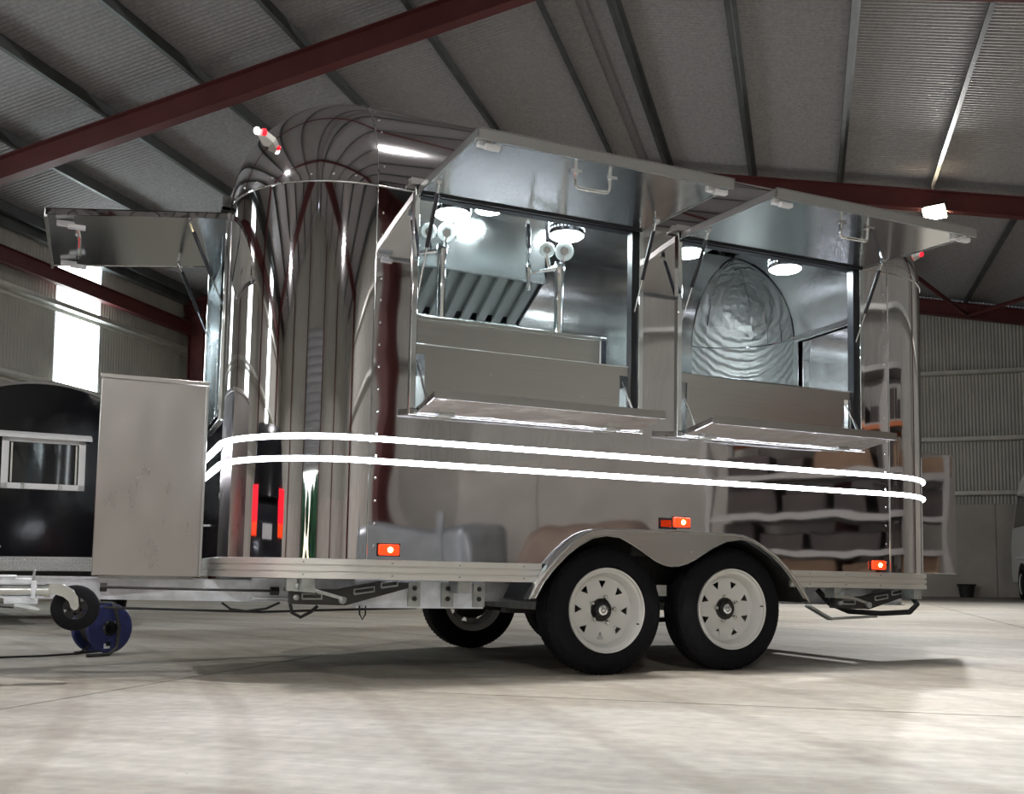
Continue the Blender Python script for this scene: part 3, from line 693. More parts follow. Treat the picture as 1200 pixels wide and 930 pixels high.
# exhaust hood with slanted baffle filters
HX0, HX1, HY0, HY1 = .60, 2.02, 1.2, 1.66
hd = tp('extractor_hood', MB().box(HX0, HX1, HY0, HY0+.012, 2.372, CI).box(HX0, HX0+.01, HY0, yb, 2.2, CI).prism([(HY0, 2.37), (HY0, CI), (yb, CI), (yb, 2.17), (HY1, 2.17)], lambda a, b, h: (h, a, b), HX1-.01, HX1), M['liner'], smooth=0)
tp('hood_lip', MB().box(HX0, HX1, HY0-.01, HY0+.03, 2.352, 2.378).box(HX0, HX1, HY1-.01, yb, 2.16, 2.178), M['steel_h'], hd, smooth=0)
nb = 13; FZ0, FZ1 = 2.372, 2.18
tp('filter_back', MB().prism([(HY0+.03, FZ0+.05), (HY1, FZ1+.05), (HY1, FZ1+.056), (HY0+.03, FZ0+.056)], lambda a, b, h: (h, a, b), HX0, HX1), M['baffle'], hd, smooth=0)
baf = MB().prism([(HY0+.03, FZ0-.002), (HY1-.01, FZ1), (HY1-.01, FZ1+.03), (HY0+.03, FZ0+.03)], lambda a, b, h: (h, a, b), -.029, .029).mesh('baffle', 0)
for k in range(nb):
    tp('baffle', baf, M['baffle'], hd, off=(HX0+.055+(HX1-HX0-.11)*k/(nb-1), 0, 0))
# ceiling lamps
def drum(x, y, z, r=.098, h=.11):
    d = tp('drum_lamp', MB().lathe([(r-.004, 0), (r, 0), (r, h), (r-.004, h), (r-.004, 0)], (x, y, z), (0, 0, 1), 36, caps=False).lathe([(.012, h), (.012, CI-z)], (x, y, z), (0, 0, 1), 8).lathe([(.0001, h-.004), (r-.002, h-.004), (r-.002, h), (.0001, h)], (x, y, z), (0, 0, 1), 30), M['shelf_under'], label='round drum ceiling lamp with lit lens')
    tp('diffuser', MB().lathe([(.0001, -.022), (r*.55, -.018), (r*.85, -.008), (r-.003, .004), (r-.003, .016), (.0001, .016)], (x, y, z), (0, 0, 1), 36), M['inlamp'], d)
    dots = MB()
    for i in range(30):
        a = 2*PI*i/30; n = Vector((math.cos(a), math.sin(a), 0))
        for zz in (.03, .053, .076): dots.dome(Vector((x, y, z+zz))+n*r, n, .0055, .003, 6)
    tp('light_holes', dots, M['indot'], d, kind='stuff')
for x, y in ((1.08, .317), (1.757, .352), (2.509, .308), (3.193, .309)): drum(x, y, 2.352)
for x, y in ((1.555, 1.04), (2.10, 1.10)):
    d = tp('flush_lamp', MB().lathe([(.07, 0), (.085, -.004), (.088, .0), (.088, .012)], (x, y, CI-.014), (0, 0, 1), 28, caps=False), M['chrome'], label='flush round ceiling lamp')
    tp('diffuser', MB().lathe([(.0001, .0), (.078, .0), (.078, .01)], (x, y, CI-.016), (0, 0, 1), 28, caps=False), M['inlamp'], d)
# --- front hatch
HF = tp('front_hatch', MB().prism([(-.006, 2.255), (-.84, 2.145), (-.84, 2.17), (-.006, 2.28)], lambda a, b, h: (a, h, b), FY0-.03, FY1+.02), M['flap'], smooth=0)
tp('outer_skin', MB().prism([(-.002, 2.28), (-.846, 2.169), (-.846, 2.174), (-.002, 2.285)], lambda a, b, h: (a, h, b), FY0-.036, FY1+.026), M['skin'], HF, smooth=0)
ec = MB().prism([(-.838, 2.176), (-.85, 2.174), (-.85, 2.128), (-.838, 2.13)], lambda a, b, h: (a, h, b), FY0-.036, FY1+.026)
tp('edge_channel', ec, M['alu'], HF, smooth=0)
for y in (FY0-.036, FY1+.02): tp('side_channel', MB().prism([(-.006, 2.252), (-.845, 2.141), (-.845, 2.172), (-.006, 2.283)], lambda a, b, h: (a, h, b), y, y+.006), M['shelf_under'], HF, smooth=0)
for y in (FY0+.06, FY1-.08):
    tp('latch', MB().box(-.80, -.72, y-.018, y+.018, 2.128, 2.15).box(-.75, -.67, y-.03, y+.0, 2.115, 2.135), M['plastic'], HF, bevel=.003, label='white plastic latch')
tp('handle', MB().tube([(-.70, .98, 2.165), (-.70, .98, 2.11), (-.70, 1.0, 2.10), (-.70, 1.11, 2.10), (-.70, 1.13, 2.11), (-.70, 1.13, 2.165)], .0085, 8), M['chrome'], HF)
for y in (FY0+.03, FY1-.05):
    A = Vector((-.19, y, 2.225)); Bp = Vector((-.012, y, 1.82)); D = (Bp-A).normalized()
    tp('gas_stay', MB().tube([A+D*.05, A+D*.29], .0105, 10), M['seal'], HF)
    tp('stay_end', MB().tube([A, A+D*.05], .009, 8), M['chrome'], HF)
    tp('stay_rod', MB().tube([A+D*.285, Bp], .0045, 8), M['chrome'], HF)
ff = MB()
for a, b, c_, d_ in ((FY0-.02, FY0+.01, 1.23, 2.29), (FY1-.01, FY1+.02, 1.23, 2.29), (FY0, FY1, 1.23, 1.262), (FY0, FY1, 2.262, 2.29)): ff.box(-.018, .05, a, b, c_, d_)
tp('window_frame', ff, M['chrome'], bevel=.003)
tp('hinge_strip', MB().box(-.05, .004, FY0-.05, FY1+.05, 2.288, 2.305).box(-.045, -.002, FY0-.05, FY0+.03, 2.29, 2.36), M['blacksteel'], smooth=0)

# --- wheel arch, wheels, axles
fd = MB(); npts = len(FO)
poly = FO + list(reversed(FC))
fd.prism(poly, lambda a, b, h: (a, h, b), -.064, -.058)
fender = tp('wheel_arch', fd, M['steel'], smooth=0)
bd = MB(); m2 = len(FO)
for x, z in FO: bd.v += [Vector((x, -.066, z)), Vector((x, .004, z)), Vector((x, .004, z-.005)), Vector((x, -.066, z-.005))]
for i in range(m2-1):
    for j in range(4): bd.f.append((4*i+j, 4*i+(j+1) % 4, 4*i+4+(j+1) % 4, 4*i+4+j))
bd.f += [(0, 3, 2, 1), (4*m2-4, 4*m2-3, 4*m2-2, 4*m2-1)]
tp('arch_top', bd, M['alu'], fender, smooth=50)
tp('arch_rim', MB().tube([(x, -.064, z-.004) for x, z in FO], .006, 6).tube([(x, -.062, z) for x, z in FC], .004, 6), M['alu'], fender)
ww = MB()
for x, z in FO: ww.v += [Vector((x, .0, z-.008)), Vector((x, .28, z-.008))]
for i in range(m2-1): ww.f.append((2*i, 2*i+1, 2*i+3, 2*i+2))
ww.add([(x, .28, z-.008) for x, z in FO], [tuple(range(m2))])
tp('wheel_well', ww, M['black'], fender)
TR = .325
def tyre_mesh():
    mb = MB()
    # outer wall at y=0 facing -y, inner wall at y=.2
    prof = [(.214, .012), (.225, -.002), (.25, -.004), (.262, -.0005), (.285, .000), (.302, .010), (.313, .022), (.322, .03), (TR, .045), (TR, .062), (.317, .064), (.317, .07), (TR, .072), (TR, .096), (.317, .098), (.317, .104), (TR, .106), (TR, .13), (.317, .132), (.317, .138), (TR, .14), (TR, .157), (.322, .172), (.313, .18), (.302, .192), (.285, .2), (.25, .203), (.214, .19)]
    mb.lathe(prof, (0, 0, 0), (0, 1, 0), 64, caps=False)
    for k in range(72):
        a = 2*PI*k/72
        for (y0, y1, r0) in ((.012, .046, .312), (.156, .19, .312)):
            d = Vector((math.cos(a), 0, math.sin(a))); t = Vector((-math.sin(a), 0, math.cos(a)))
            mb.bar(d*(r0-.006)+Vector((0, y0+.006 if y0 < .1 else y0+.02, 0)), d*(TR-.002)+Vector((0, y1 if y0 < .1 else y0, 0)), .012, .008, t)
    return mb.mesh('tyre', 35)
def rim_meshes():
    lip = MB().lathe([(.214, .03), (.216, .012), (.214, .0), (.205, .002), (.203, .012), (.19, .016), (.182, .03), (.176, .05), (.172, .072), (.172, .17), (.21, .19)], (0, 0, 0), (0, 1, 0), 64, caps=False)
    n8 = 8; disc = MB(); yd = .072; ap, bo, ro = .110, .150, .174
    def P(r, a, y=yd): return Vector((r*math.cos(a), y, r*math.sin(a)))
    th = 2*PI/n8; hw = R_(8.0); a0 = R_(10)
    ring_in = []; ring_a = []
    for i in range(n8):
        for s, rr_ in ((0, ap), (.5, ap)): ring_a.append(P(rr_, a0+(i+s)*th)); ring_in.append(P(.038, a0+(i+s)*th))
    nn = 16
    disc.add(ring_in+ring_a, [(i, (i+1) % nn, nn+(i+1) % nn, nn+i) for i in range(nn)])
    for i in range(n8):
        a = a0+i*th
        disc.add([P(ap, a), P(bo, a+hw), P(bo, a+th/2), P(bo, a+th-hw), P(ap, a+th), P(ap, a+th/2)], [(0, 1, 2, 5), (5, 2, 3, 4)])
        q = [a-hw, a, a+hw, a+th/2, a+th-hw]
        disc.add([P(bo, x) for x in q]+[P(ro, x, yd) for x in q], [(j, j+1, j+6, j+5) for j in range(4)])
    dm = disc.mesh('wheel_disc', 0)
    import bmesh
    bm = bmesh.new(); bm.from_mesh(dm); bmesh.ops.remove_doubles(bm, verts=bm.verts, dist=.0004); bmesh.ops.recalc_face_normals(bm, faces=bm.faces); bm.to_mesh(dm); bm.free()
    return lip.mesh('rim', 35), dm
ty_me, (rim_me, disc_me) = tyre_mesh(), rim_meshes()
def lug_me(i):
    a = R_(18)+2*PI*i/5; return MB().lathe([(.011, .0), (.011, -.012), (.007, -.018), (.0001, -.019)], (.068*math.cos(a), .062, .068*math.sin(a)), (0, 1, 0), 6)
lug_meshes = [lug_me(i).mesh('lug_nut', 30) for i in range(5)]
cap_me = MB().lathe([(.040, .072), (.040, .058), (.034, .052), (.027, .052)], (0, 0, 0), (0, 1, 0), 28, caps=False).mesh('hub_ring', 35)
cap2_me = MB().lathe([(.028, .054), (.026, .047), (.016, .044), (.014, .0465), (.008, .0465), (.007, .043), (.0001, .042)], (0, 0, 0), (0, 1, 0), 28, caps=False).mesh('hub_cap', 35)
valve_me = MB().tube([(.19, .02, -.03), (.186, -.006, -.03)], .004, 6).mesh('valve')
def wheel(x, y, flip=False, spin=0., detail=True):
    z = TR+(x-2.2)*TAU
    t = tp('wheel', ty_me, M['tyre'], off=(x, y, z), label='black tyre on a white steel wheel'); t.rotation_euler = (0, spin, PI if flip else 0)
    for nme, me, mt in (('rim', rim_me, 'white'), ('wheel_disc', disc_me, 'white'), ('hub_ring', cap_me, 'black'), ('hub_cap', cap2_me, 'chrome')) + tuple(('lug_nut', lm, 'zinc') for lm in lug_meshes) + (('valve', valve_me, 'black'),):
        o = obj(nme, me, M[mt], t)
        if nme == 'wheel_disc' and not o.modifiers:
            s = o.modifiers.new('thick', 'SOLIDIFY'); s.thickness = .004; s.offset = 1
wheel(1.85, -.002, spin=R_(12)); wheel(2.602, -.002, spin=R_(-14)); wheel(1.85, TW-.03, True); wheel(2.602, TW-.03, True)
for x in (1.85, 2.602):
    z = TR+(x-2.2)*TAU
    tp('axle', MB().bar((x, .16, z), (x, TW-.18, z), .06, .06), M['galv_d'], smooth=0)
    for y in (.09, TW-.12): tp('brake_drum', MB().lathe([(.06, -.02), (.125, 0), (.125, .07), (.05, .075)], (x, y if y < 1 else y-.06, z), (0, 1, 0), 28), M['blacksteel'])
for y in (.34, TW-.37):
    pts = [(1.42+1.62*k/16, y, .30-.05*math.cos((k/16-.5)*PI*2)*.5-.02) for k in range(17)]
    sp_ = MB()
    for k in range(16): sp_.bar(pts[k], pts[k+1], .06, .022)
    tp('leaf_spring', sp_, M['blacksteel'], smooth=0)
# --- chassis
for y in (.42, TW-.45):
    tp('chassis_beam', MB().ibeam((.15, y, .40), (TL-.12, y, .40), .06, .10, .006, .006), M['galv'], smooth=0)
for x in (.35, 1.1, 2.2, 3.1, 3.95):
    tp('cross_member', MB().box(x-.03, x+.03, .06, TW-.06, .395, .452), M['galv_d'], smooth=0)
tp('underfloor', MB().box(.2, TL-.2, .3, TW-.3, .452, .458), M['blacksteel'], smooth=0)
pl = tp('side_plate', MB().box(.60, 1.25, .2, .208, .325, .452).box(.60, 1.25, .19, .25, .318, .326).box(.60, 1.25, .19, .25, .440, .446), M['galv'], smooth=0)
bo_ = MB()
for x in (.89, 1.06, 1.225):
    tp('plate_strap', MB().box(x-.03, x+.03, .182, .2, .326, .446), M['galv_d'], pl, smooth=0)
    for z in (.365, .415): bo_.lathe([(.013, 0), (.013, -.006), (.008, -.012), (.0001, -.013)], (x, .182, z), (0, 1, 0), 6)
tp('bolts', bo_, M['blacksteel'], pl, kind='stuff')
def corner_leg(x0, x1, y, flip=1):
    """folded corner steady: tapered pressed-steel channel"""
    s = 1
    def X(t): return x0+(x1-x0)*t
    lg = tp('corner_steady', MB().prism([(X(0), .335), (X(.46), .330), (X(1), .415), (X(1), .442), (X(.75), .446), (X(.4), .405), (X(0), .405)], lambda a, b, h: (a, h, b), y, y+.05), M['blacksteel'], bevel=.004)
    for t0, t1, zz in ((.53, .70, .383), (.76, .90, .415), (.1, .26, .36)):
        dz = .03*(t1-t0)/.16 if t0 > .3 else 0
        tp('leg_slot', MB().tube([(X(t0), y-.002, zz), (X(t1), y-.002, zz+dz*.45), (X(t1), y-.002, zz+.022+dz*.45), (X(t0), y-.002, zz+.022), (X(t0), y-.002, zz)], .005, 6), M['galv_d'], lg)
    tp('leg_link', MB().bar((X(.02), y-.012, .405), (X(.2), y-.012, .398), .012, .022).bar((X(.2), y-.012, .398), (X(.46), y-.012, .358), .012, .016), M['zinc'], lg, smooth=0)
    tp('leg_bracket', MB().box(X(0)-.02, X(0)+.03, y-.02, y+.06, .395, .452), M['zinc'], lg, smooth=0)
    for q0, q1, q2, q3 in ((.43, 0, .355, .018), (.05, -.018, .418, .013), (.05, 0, .365, .013)):
        tp('leg_pivot', MB().lathe([(q3, 0), (q3, -.018), (q3*.6, -.022), (.0001, -.022)], (X(q0), y+q1, q2), (0, 1, 0), 12), M['galv_d'], lg)
corner_leg(.285, .85, .15)
corner_leg(3.42, 3.98, .16)
tp('steady_foot', MB().bar((3.26, .2, .345), (3.42, .2, .27), .05, .012).bar((3.42, .2, .272), (3.75, .2, .287), .05, .012), M['galv_d'], smooth=0)
tp('hanging_loop', MB().tube([(.612, .15, .33), (.614, .15, .29), (.628, .15, .265), (.642, .15, .29), (.642, .15, .33)], .004, 6), M['black'])
tp('cable_loop', MB().tube([(.29, .16, .335), (.30, .16, .295), (.34, .16, .275), (.39, .17, .30), (.42, .18, .325)], .008, 6), M['black'])
tp('rear_hose', MB().tube([(3.45, .35, .44), (3.5, .3, .36), (3.6, .25, .315), (3.8, .2, .305), (4.0, .18, .315), (4.13, .25, .36), (4.16, .35, .44)], .016, 8), M['black'])
# --- drawbar
HX, HY = -1.75, 1.05
for sgn, y0 in ((-1, .50), (1, TW-.53)):
    db = tp('drawbar_beam', MB().ibeam((.62, y0, .385), (HX+.25, HY+sgn*.05, .385), .05, .105, .007, .03), M['galv'], smooth=0)
tp('drawbar_plate', MB().prism([(-1.75, .98), (-1.2, .90), (-1.2, 1.2), (-1.75, 1.12)], lambda a, b, h: (a, b, h), .437, .447), M['galv'], smooth=0)
cpl = tp('tow_coupling', MB().tube([(-1.7, HY, .47), (-1.95, HY, .47), (-2.05, HY, .45)], [.035, .035, .05], 12).lathe([(.035, -.06), (.045, -.03), (.035, .03)], (-2.08, HY, .44), (0, 0, 1), 16), M['zinc'])
tp('coupling_lever', MB().tube([(-2.0, HY, .50), (-1.9, HY, .58), (-1.72, HY, .59)], .012, 8), M['black'], cpl)
rod_y = .36
tp('brake_rod', MB().tube([(-.50, .50, .395), (.24, .36, .390)], .006, 8).tube([(-.52, .50, .395), (-.49, .50, .395)], .02, 8).tube([(.23, .36, .39), (.27, .36, .39)], .02, 8), M['blacksteel'])
tp('drawbar_cable', MB().tube([(-.5, .55, .30), (-.2, .5, .295), (.2, .42, .288), (.5, .38, .30), (.95, .34, .315)], .006, 6), M['black'])
tp('drawbar_cable', MB().tube([(.02, .45, .33), (.06, .44, .30), (.13, .42, .292), (.22, .40, .305), (.28, .38, .335)], .006, 6), M['black'])
# jockey wheel laid flat along the drawbar
jy = .40
J = tp('jockey_wheel', MB().lathe([(.052, -.032), (.088, -.032), (.098, -.024), (.102, 0), (.098, .024), (.088, .032), (.052, .032)], (-.618, jy, .303), (0, 1, 0), 40, caps=False), M['tyre'])
sp8 = MB().lathe([(.02, -.035), (.02, .035)], (-.618, jy, .303), (0, 1, 0), 16)
for k in range(5):
    a = 2*PI*k/5+.3; d = Vector((math.cos(a), 0, math.sin(a))); sp8.bar(Vector((-.618, jy, .303))+d*.015, Vector((-.618, jy, .303))+d*.056, .04, .018, (0, 1, 0))
sp8.lathe([(.048, -.02), (.056, -.02), (.056, .02), (.048, .02), (.048, -.02)], (-.618, jy, .303), (0, 1, 0), 32, caps=False)
tp('jockey_hub', sp8, M['blacksteel'], J)
fk = [(-.728, .408), (-.70, .410), (-.665, .404), (-.63, .385), (-.608, .352), (-.602, .315), (-.608, .298), (-.624, .294), (-.636, .305), (-.645, .332), (-.668, .352), (-.70, .362), (-.728, .362)]
for y in (jy-.045, jy+.04): tp('jockey_fork', MB().prism(fk, lambda a, b, h: (a, h, b), y, y+.005), M['zinc'], J, bevel=.001)
tp('jockey_axle', MB().lathe([(.011, -.055), (.011, .055)], (-.618, jy, .306), (0, 1, 0), 8), M['zinc'], J)
tp('jockey_tube', MB().tube([(-.726, jy, .379), (-1.30, jy, .372)], .026, 18).lathe([(.03, 0), (.03, .022)], (-.745, jy, .379), (1, 0, 0), 18), M['zinc'], J)
tp('jockey_clamp', MB().box(-.98, -.80, jy-.02, jy+.06, .407, .432).box(-.98, -.86, jy-.025, jy+.02, .432, .445).box(-.905, -.77, jy-.02, jy+.05, .318, .345).box(-.80, -.78, jy-.03, jy+.03, .34, .42), M['galv'], J, bevel=.003)
tp('clamp_handle', MB().tube([(-.86, jy-.02, .31), (-.80, jy-.03, .298), (-.76, jy-.03, .292)], [.016, .02, .01], 8), M['galv_d'], J)
tp('clamp_pin', MB().tube([(-.795, jy+.01, .42), (-.79, jy+.01, .465)], .006, 6), M['galv_d'], J)
tp('breakaway_cable', MB().tube([(-1.3, jy, .33), (-1.0, jy-.02, .312), (-.84, jy-.02, .302)], .004, 6), M['black'], J)
# --- storage cabinet on the drawbar
BX0, BX1, BY0, BY1, BZ0, BZ1 = -.56, -.075, .52, 1.0, .448, 1.395
cab = tp('storage_cabinet', MB().box(BX0, BX1-.012, BY0, BY1, BZ0, BZ1-.02), M['boxsteel'], bevel=.004, label='tall plain steel cabinet bolted on the drawbar')
tp('cabinet_lid', MB().box(BX0-.006, BX1, BY0-.006, BY1+.006, BZ1-.022, BZ1), M['boxsteel'], cab, bevel=.003)
tp('cabinet_edge', MB().box(BX1-.014, BX1, BY0-.004, BY0+.02, BZ0, BZ1-.022), M['alu'], cab, bevel=.002)
tp('cabinet_rail', MB().box(BX0+.03, BX1-.03, BY0+.05, BY0+.1, .436, .45), M['galv_d'], cab, smooth=0)

# ------------------------------------------------------------------ cable reel on the floor
reel = empty('cable_reel', (-.49, 2.12, 0)); tag(reel, 'blue cable reel on a bent black stand standing behind the jockey wheel', 'cable reel')
reel.rotation_euler = (0, 0, R_(30))
rc = Vector((0, 0, .165))
for y in (-.085, .085):
    obj('flange', MB().lathe([(.045, -.006), (.14, -.009), (.15, 0), (.14, .009), (.045, .006), (.045, -.006)], rc+Vector((0, y, 0)), (0, 1, 0), 40, caps=False), M['bluereel'], reel)
obj('cable_drum', MB().lathe([(.045, -.08), (.1, -.08), (.105, -.04), (.1, 0), (.106, .04), (.1, .08), (.045, .08)], rc, (0, 1, 0), 32), M['black'], reel)
obj('hub_panel', MB().lathe([(.0001, -.10), (.04, -.10), (.05, -.09)], rc, (0, 1, 0), 20, caps=False).box(-.03, -.004, -.11, -.1, .06, .085), M['glass'], reel)
for y in (-.12, .12):
    obj('stand', MB().tube([(-.16, y, .012), (-.02, y, .012), (.03, y, .05), (.05, y*.9, .165), (.01, y, .29)] if y < 0 else [(.01, y, .29), (.09, y, .05), (.1, y, .014), (-.1, y, .012)], .011, 8), M['blacksteel'], reel)
obj('stand_handle', MB().tube([(.01, -.12, .29), (.012, -.1, .315), (.012, .1, .315), (.01, .12, .29)], .011, 8), M['blacksteel'], reel)
obj('rating_sticker', MB().box(-.04, .0, -.0955, -.0945, .045, .075), M['plastic'], reel, smooth=0)
cord = obj('power_cord', MB().tube([(-.56, 2.14, .05), (-.62, 2.12, .012), (-.8, 2.08, .007), (-1.1, 2.03, .007), (-1.8, 1.8, .007)], .0065, 6), M['black'])
tag(cord, 'thin black cord lying on the floor beside the blue reel', 'cord')

# ------------------------------------------------------------------ black pod trailer parked behind
pod = empty('pod_trailer', (-1.02, 5.9, 0)); pod.rotation_euler = (0, 0, R_(8))
tag(pod, 'glossy black arch-roofed small trailer with a white framed window', 'trailer')
PW, PZ0, PZ1 = .92, .62, 1.60
def arch(n=28, s=1.0):
    pts = [(-PW*s, PZ0)]
    for k in range(n+1):
        a = PI-PI*k/n; pts.append((PW*s*math.cos(a), PZ1+.68*s*max(0, math.sin(a))**.9))
    pts.append((PW*s, PZ0)); return pts
obj('body', MB().prism(arch(), lambda a, b, h: (a, h, b), .0, 3.2), M['blackpaint'], pod, smooth=30)
obj('edge_trim', MB().tube([(a*1.005, -.004, b) for a, b in arch()], .014, 8), M['alu'], pod)
pf = MB(); fx, fz, fw_, fh = .0, 1.51, .36, .245
for a, b, c_, d_ in ((-fw_, -fw_+.06, fz-fh, fz+fh), (fw_-.06, fw_, fz-fh, fz+fh), (-fw_, fw_, fz-fh, fz-fh+.055), (-fw_, fw_, fz+fh-.05, fz+fh)): pf.box(a, b, -.03, .005, c_, d_)
wn = obj('window', pf, M['plastic'], pod, bevel=.004, label='white window frame')
obj('pane', MB().box(-fw_+.05, fw_-.05, -.012, -.006, fz-fh+.05, fz+fh-.045), M['glass'], wn, smooth=0)
obj('awning', MB().prism([(-.005, fz+fh+.05), (-.075, fz+fh+.01), (-.075, fz+fh-.015), (-.005, fz+fh+.0)], lambda a, b, h: (h, a, b), -fw_-.05, fw_+.05), M['plastic'], wn, smooth=0)
obj('inner_sash', MB().box(-fw_+.075, -fw_+.09, -.034, -.03, fz-fh+.06, fz+fh-.06).box(fw_-.09, fw_-.075, -.034, -.03, fz-fh+.06, fz+fh-.06), M['girt'], wn, smooth=0)
for x in (-.18, .14): obj('catch', MB().box(x-.015, x+.015, -.042, -.028, fz-fh+.01, fz-fh+.05), M['zinc'], wn, bevel=.003)
dh = MB().tube([(.52, -.01, .98), (.52, -.05, .98), (.62, -.05, .975), (.62, -.01, .975)], .011, 8)
obj('grab_handle', dh, M['plastic'], pod)
obj('grab_handle', MB().tube([(-.52, -.01, .72), (-.5, -.05, .72), (-.36, -.05, .725), (-.34, -.01, .725)], .011, 8), M['plastic'], pod)
# checker-plate locker across its drawbar, with raised tread
lk = obj('front_locker', MB().box(-.95, .95, -.5, .0, .50, .63), M['alu'], pod, bevel=.006)
tm = MB()
for i in range(62):
    for j in range(4):
        x = -.92+.03*i; z = .52+.028*j; s = 1 if (i+j) % 2 else -1
        tm.bar((x-.008, -.502, z-.006*s), (x+.008, -.502, z+.006*s), .006, .005, (0, 1, 0))
obj('tread_plate', tm, M['zinc'], lk, smooth=0, kind='stuff')
for s in (-1, 1): obj('drawbar_beam', MB().bar((s*.7, .3, .39), (s*.06, -1.5, .39), .06, .1), M['galv'], pod, smooth=0)
for x in (-PW-.1, PW+.1):
    t = obj('wheel', ty_me, M['tyre'], pod, loc=(x-.1, 1.6, TR)); t.rotation_euler = (0, 0, PI/2 if x > 0 else -PI/2)
    if x > 0: t.location = (x, 1.6, TR)
    else: t.location = (x, 1.6, TR)
    obj('rim', rim_me, M['white'], t); obj('wheel_disc', disc_me, M['white'], t)
    obj('mudguard', MB().grid(lambda u, v: (x+(v-.5)*.24*(1)-(.1 if x > 0 else -.1), 1.6+.38*math.cos(PI*u), TR+.38*math.sin(PI*u)), 18, 1), M['blackpaint'], pod)
obj('chassis', MB().box(-.8, .8, .05, 3.1, .42, .58), M['blacksteel'], pod, smooth=0)

# ------------------------------------------------------------------ white van by the end wall
VAN_LAT = 7.71
van = empty('white_van', BW(16.75, VAN_LAT, 0)); van.rotation_euler = (0, 0, PI/2-AZ)   # nose towards the end wall
tag(van, 'white panel van parked nose-in beside the concrete end wall', 'van')
VP = [(-2.45, .32), (-2.5, .55), (-2.5, .95), (-2.46, 1.5), (-2.40, 2.0), (-2.32, 2.5), (-2.2, 2.6), (-1.6, 2.64), (2.05, 2.62), (2.4, 2.48), (2.86, 1.72), (3.06, 1.45), (3.12, 1.1), (3.14, .5), (3.0, .32)]
def vy(b): return 1-.07*max(0, (b-1.2)/1.4)
obj('body', MB().prism(VP, lambda a, b, h: (a+.35, h*vy(b), b), -.98, .98), M['vanpaint'], van, bevel=.05)
obj('windscreen', MB().prism([(2.80, 1.76), (2.85, 1.78), (2.45, 2.44), (2.40, 2.42)], lambda a, b, h: (a+.37, h, b), -.80, .80), M['glass'], van, smooth=0)
for sg in (-1, 1):
    obj('side_window', MB().prism([(1.5, 1.52), (2.78, 1.52), (2.42, 2.2), (1.5, 2.2)], lambda a, b, h: (a+.35, sg*h*vy(b), b), .97, .995), M['glass'], van, smooth=0)
    obj('side_strip', MB().box(-2.1, 2.9, .97 if sg > 0 else -1.0, 1.0 if sg > 0 else -.97, .84, .89), M['plastic'], van, bevel=.005)
    obj('door_handle', MB().box(1.75, 1.9, .97 if sg > 0 else -1.005, 1.005 if sg > 0 else -.97, 1.12, 1.16), M['black'], van, bevel=.006)
    obj('headlamp', MB().box(3.2, 3.44, sg*.8-.14, sg*.8+.14, .98, 1.16), M['plastic'], van, bevel=.02)
obj('front_bumper', MB().box(3.1, 3.53, -.96, .96, .34, .62), M['vanpaint'], van, bevel=.03)
for x in (-1.15, 2.35):
    for y in (-.98, .98):
        obj('wheel_arch', MB().lathe([(.40, 0), (.40, .012)], (x, y-.012 if y < 0 else y, .36), (0, 1, 0), 28), M['black'], van)
        t = obj('wheel', ty_me, M['tyre'], van, loc=(x, y-.03 if y < 0 else y+.03, TR)); t.rotation_euler = (0, 0, 0 if y < 0 else PI)
        obj('rim', rim_me, M['galv_d'], t); obj('wheel_disc', disc_me, M['galv_d'], t)
# tub at the foot of the wall
tub = empty('tub', BW(21.05, 5.93, 0)); tag(tub, 'small black plastic tub at the foot of the concrete wall', 'tub')
obj('shell', MB().lathe([(.0001, .012), (.14, .012), (.185, .27), (.2, .275), (.2, .295), (.178, .29), (.13, .0), (.0001, 0)], (0, 0, 0), (0, 0, 1), 28), M['tub'], tub)
obj('rim', MB().lathe([(.186, .262), (.206, .268), (.208, .295), (.19, .3)], (0, 0, 0), (0, 0, 1), 28, caps=False), M['black'], tub)

# ------------------------------------------------------------------ things behind the camera, mirrored in the polished side
car = empty('parked_car', (-2.35, -.2, 0)); car.rotation_euler = (0, 0, R_(-3))
tag(car, 'dark car with lit tail lamps mirrored in the front corner of the trailer', 'car')
CP = [(0, .35), (.02, .75), (-.02, 1.0), (-.22, 1.5), (-.45, 1.68), (-2.2, 1.70), (-2.9, 1.18), (-4.2, 1.02), (-4.5, .8), (-4.5, .35)]
obj('body', MB().prism(CP, lambda a, b, h: (a, h*(1-.2*max(0, (b-1.0)/.7)), b), -.92, .92), M['carpaint'], car, bevel=.06)
obj('rear_window', MB().prism([(-.03, 1.08), (-.2, 1.48), (-.19, 1.5), (-.0, 1.09)], lambda a, b, h: (a+.015, h, b), -.66, .66), M['glass'], car, smooth=0)
obj('side_window', MB().prism([(-.6, 1.1), (-2.75, 1.15), (-2.2, 1.6), (-.7, 1.6)], lambda a, b, h: (a, h*(1-.2*max(0, (b-1.0)/.7)), b), -.93, .93), M['glass'], car, smooth=0)
for y in (-.74, .74):
    t = obj('tail_lamp_offscreen', MB().box(-.12, .045, y-.17, y+.15, .90, 1.16), M['red_lens'], car, bevel=.01); obj('indicator_offscreen', MB().box(-.1, .047, y-.16, y+.14, .80, .90), M['amber'], t, bevel=.008)
obj('bumper', MB().box(-.2, .07, -.9, .9, .42, .66), M['carpaint'], car, bevel=.03)
obj('number_plate', MB().box(.02, .05, -.26, .26, .78, .89), M['plastic'], car, smooth=0)
for x in (-.95, -3.65):
    for y in (-.93, .93):
        t = obj('wheel', ty_me, M['tyre'], car, loc=(x, y, TR)); t.rotation_euler = (0, 0, 0 if y < 0 else PI)
        obj('rim', rim_me, M['galv_d'], t); obj('wheel_disc', disc_me, M['galv_d'], t)
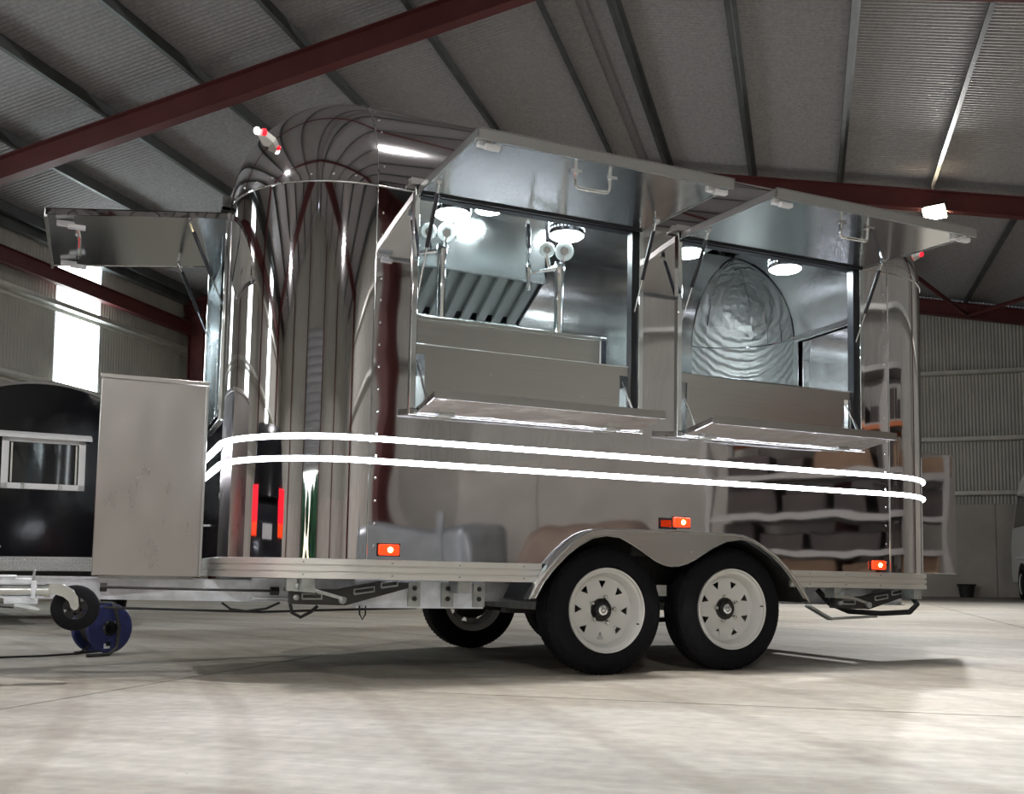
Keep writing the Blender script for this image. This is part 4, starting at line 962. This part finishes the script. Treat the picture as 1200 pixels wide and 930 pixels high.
# pallet rack along the right wall
rk = empty('pallet_rack', BW(1.7, RWALL-1.7, 0)); rk.rotation_euler = (0, 0, -AZ)
tag(rk, 'grey pallet rack against the right wall mirrored low in the trailer side', 'rack')
for x in (0, .9):
    for y in (-2.0, 0, 2.0): obj('upright', MB().box(x-.05, x+.05, y-.04, y+.04, 0, 3.2), M['rack'], rk, smooth=0)
for k, z in enumerate((.35, .75, 1.15, 1.6, 2.1, 2.7)):
    for x in (0, .9): obj('beam', MB().box(x-.025, x+.025, -2.0, 2.0, z-.05, z), M['rackorange' if k == 4 else 'rack'], rk, smooth=0)
    obj('shelf_board', MB().box(-.02, .92, -2.0, 2.0, z, z+.02), M['rack'], rk, smooth=0)
rr = random.Random(5)
for k, z in enumerate((.37, .77, 1.17, 1.62, 2.12)):
    y = -1.85
    while y < 1.6:
        ww_ = rr.uniform(.35, .7); hh = rr.uniform(.18, .34)
        dk = rr.random() < .75
        o = obj('carton', MB().box(.0, .6, 0, ww_-.06, 0, hh), M['darkbox' if dk else 'browncard'], bevel=.01)
        o.matrix_world = Matrix.Translation(BW(1.7, RWALL-1.7, 0)) @ Matrix.Rotation(-AZ, 4, 'Z') @ Matrix.Translation((.1, y, z))
        tag(o, '%s carton on the %s board of the grey pallet rack' % ('near-black' if dk else 'light brown', ('lowest', 'second lowest', 'middle', 'second highest', 'highest')[k]), 'carton', 'cartons on the pallet rack')
        y += ww_+.02
tank = empty('steel_tank', BW(-5.2, RWALL-1.35, 0)); tank.rotation_euler = (0, 0, -AZ)
tag(tank, 'long grey steel tank by the right wall mirrored low in the trailer side', 'tank')
obj('shell', MB().box(-.6, .5, -1.9, 1.9, .12, 1.15), M['greytank'], tank, bevel=.12)
for y in (-1.4, 0, 1.4): obj('rib', MB().box(-.63, -.58, y-.05, y+.05, .05, 1.35), M['greytank'], tank, smooth=0)
obj('skid', MB().box(-.5, .4, -1.7, -1.5, 0, .14).box(-.5, .4, 1.5, 1.7, 0, .14), M['rack'], tank, smooth=0)
def pile(name, b, l, sx, sy, sz, seed, label):
    r0 = random.Random(seed); ph = [r0.uniform(0, 6) for _ in range(6)]
    def fn(u, v):
        a = 2*PI*u; e = v*PI/2
        k = 1+.12*math.sin(3*a+ph[0])+.07*math.sin(5*a+ph[1]+3*e)
        return (sx*k*math.cos(e)**.6*math.cos(a), sy*k*math.cos(e)**.6*math.sin(a), sz*math.sin(e)**.8*(1+.1*math.sin(4*a+ph[2])*math.cos(e)))
    o = obj(name, MB().grid(fn, 40, 12), M['brown']); o.location = BW(b, l, 0); o.rotation_euler = (0, 0, -AZ); tag(o, label, 'tarpaulin')
pile('tarpaulin_heap', -1.75, RWALL-1.5, .75, 1.0, 1.15, 1, 'brown tarpaulin heap beside the grey tank at the right wall')
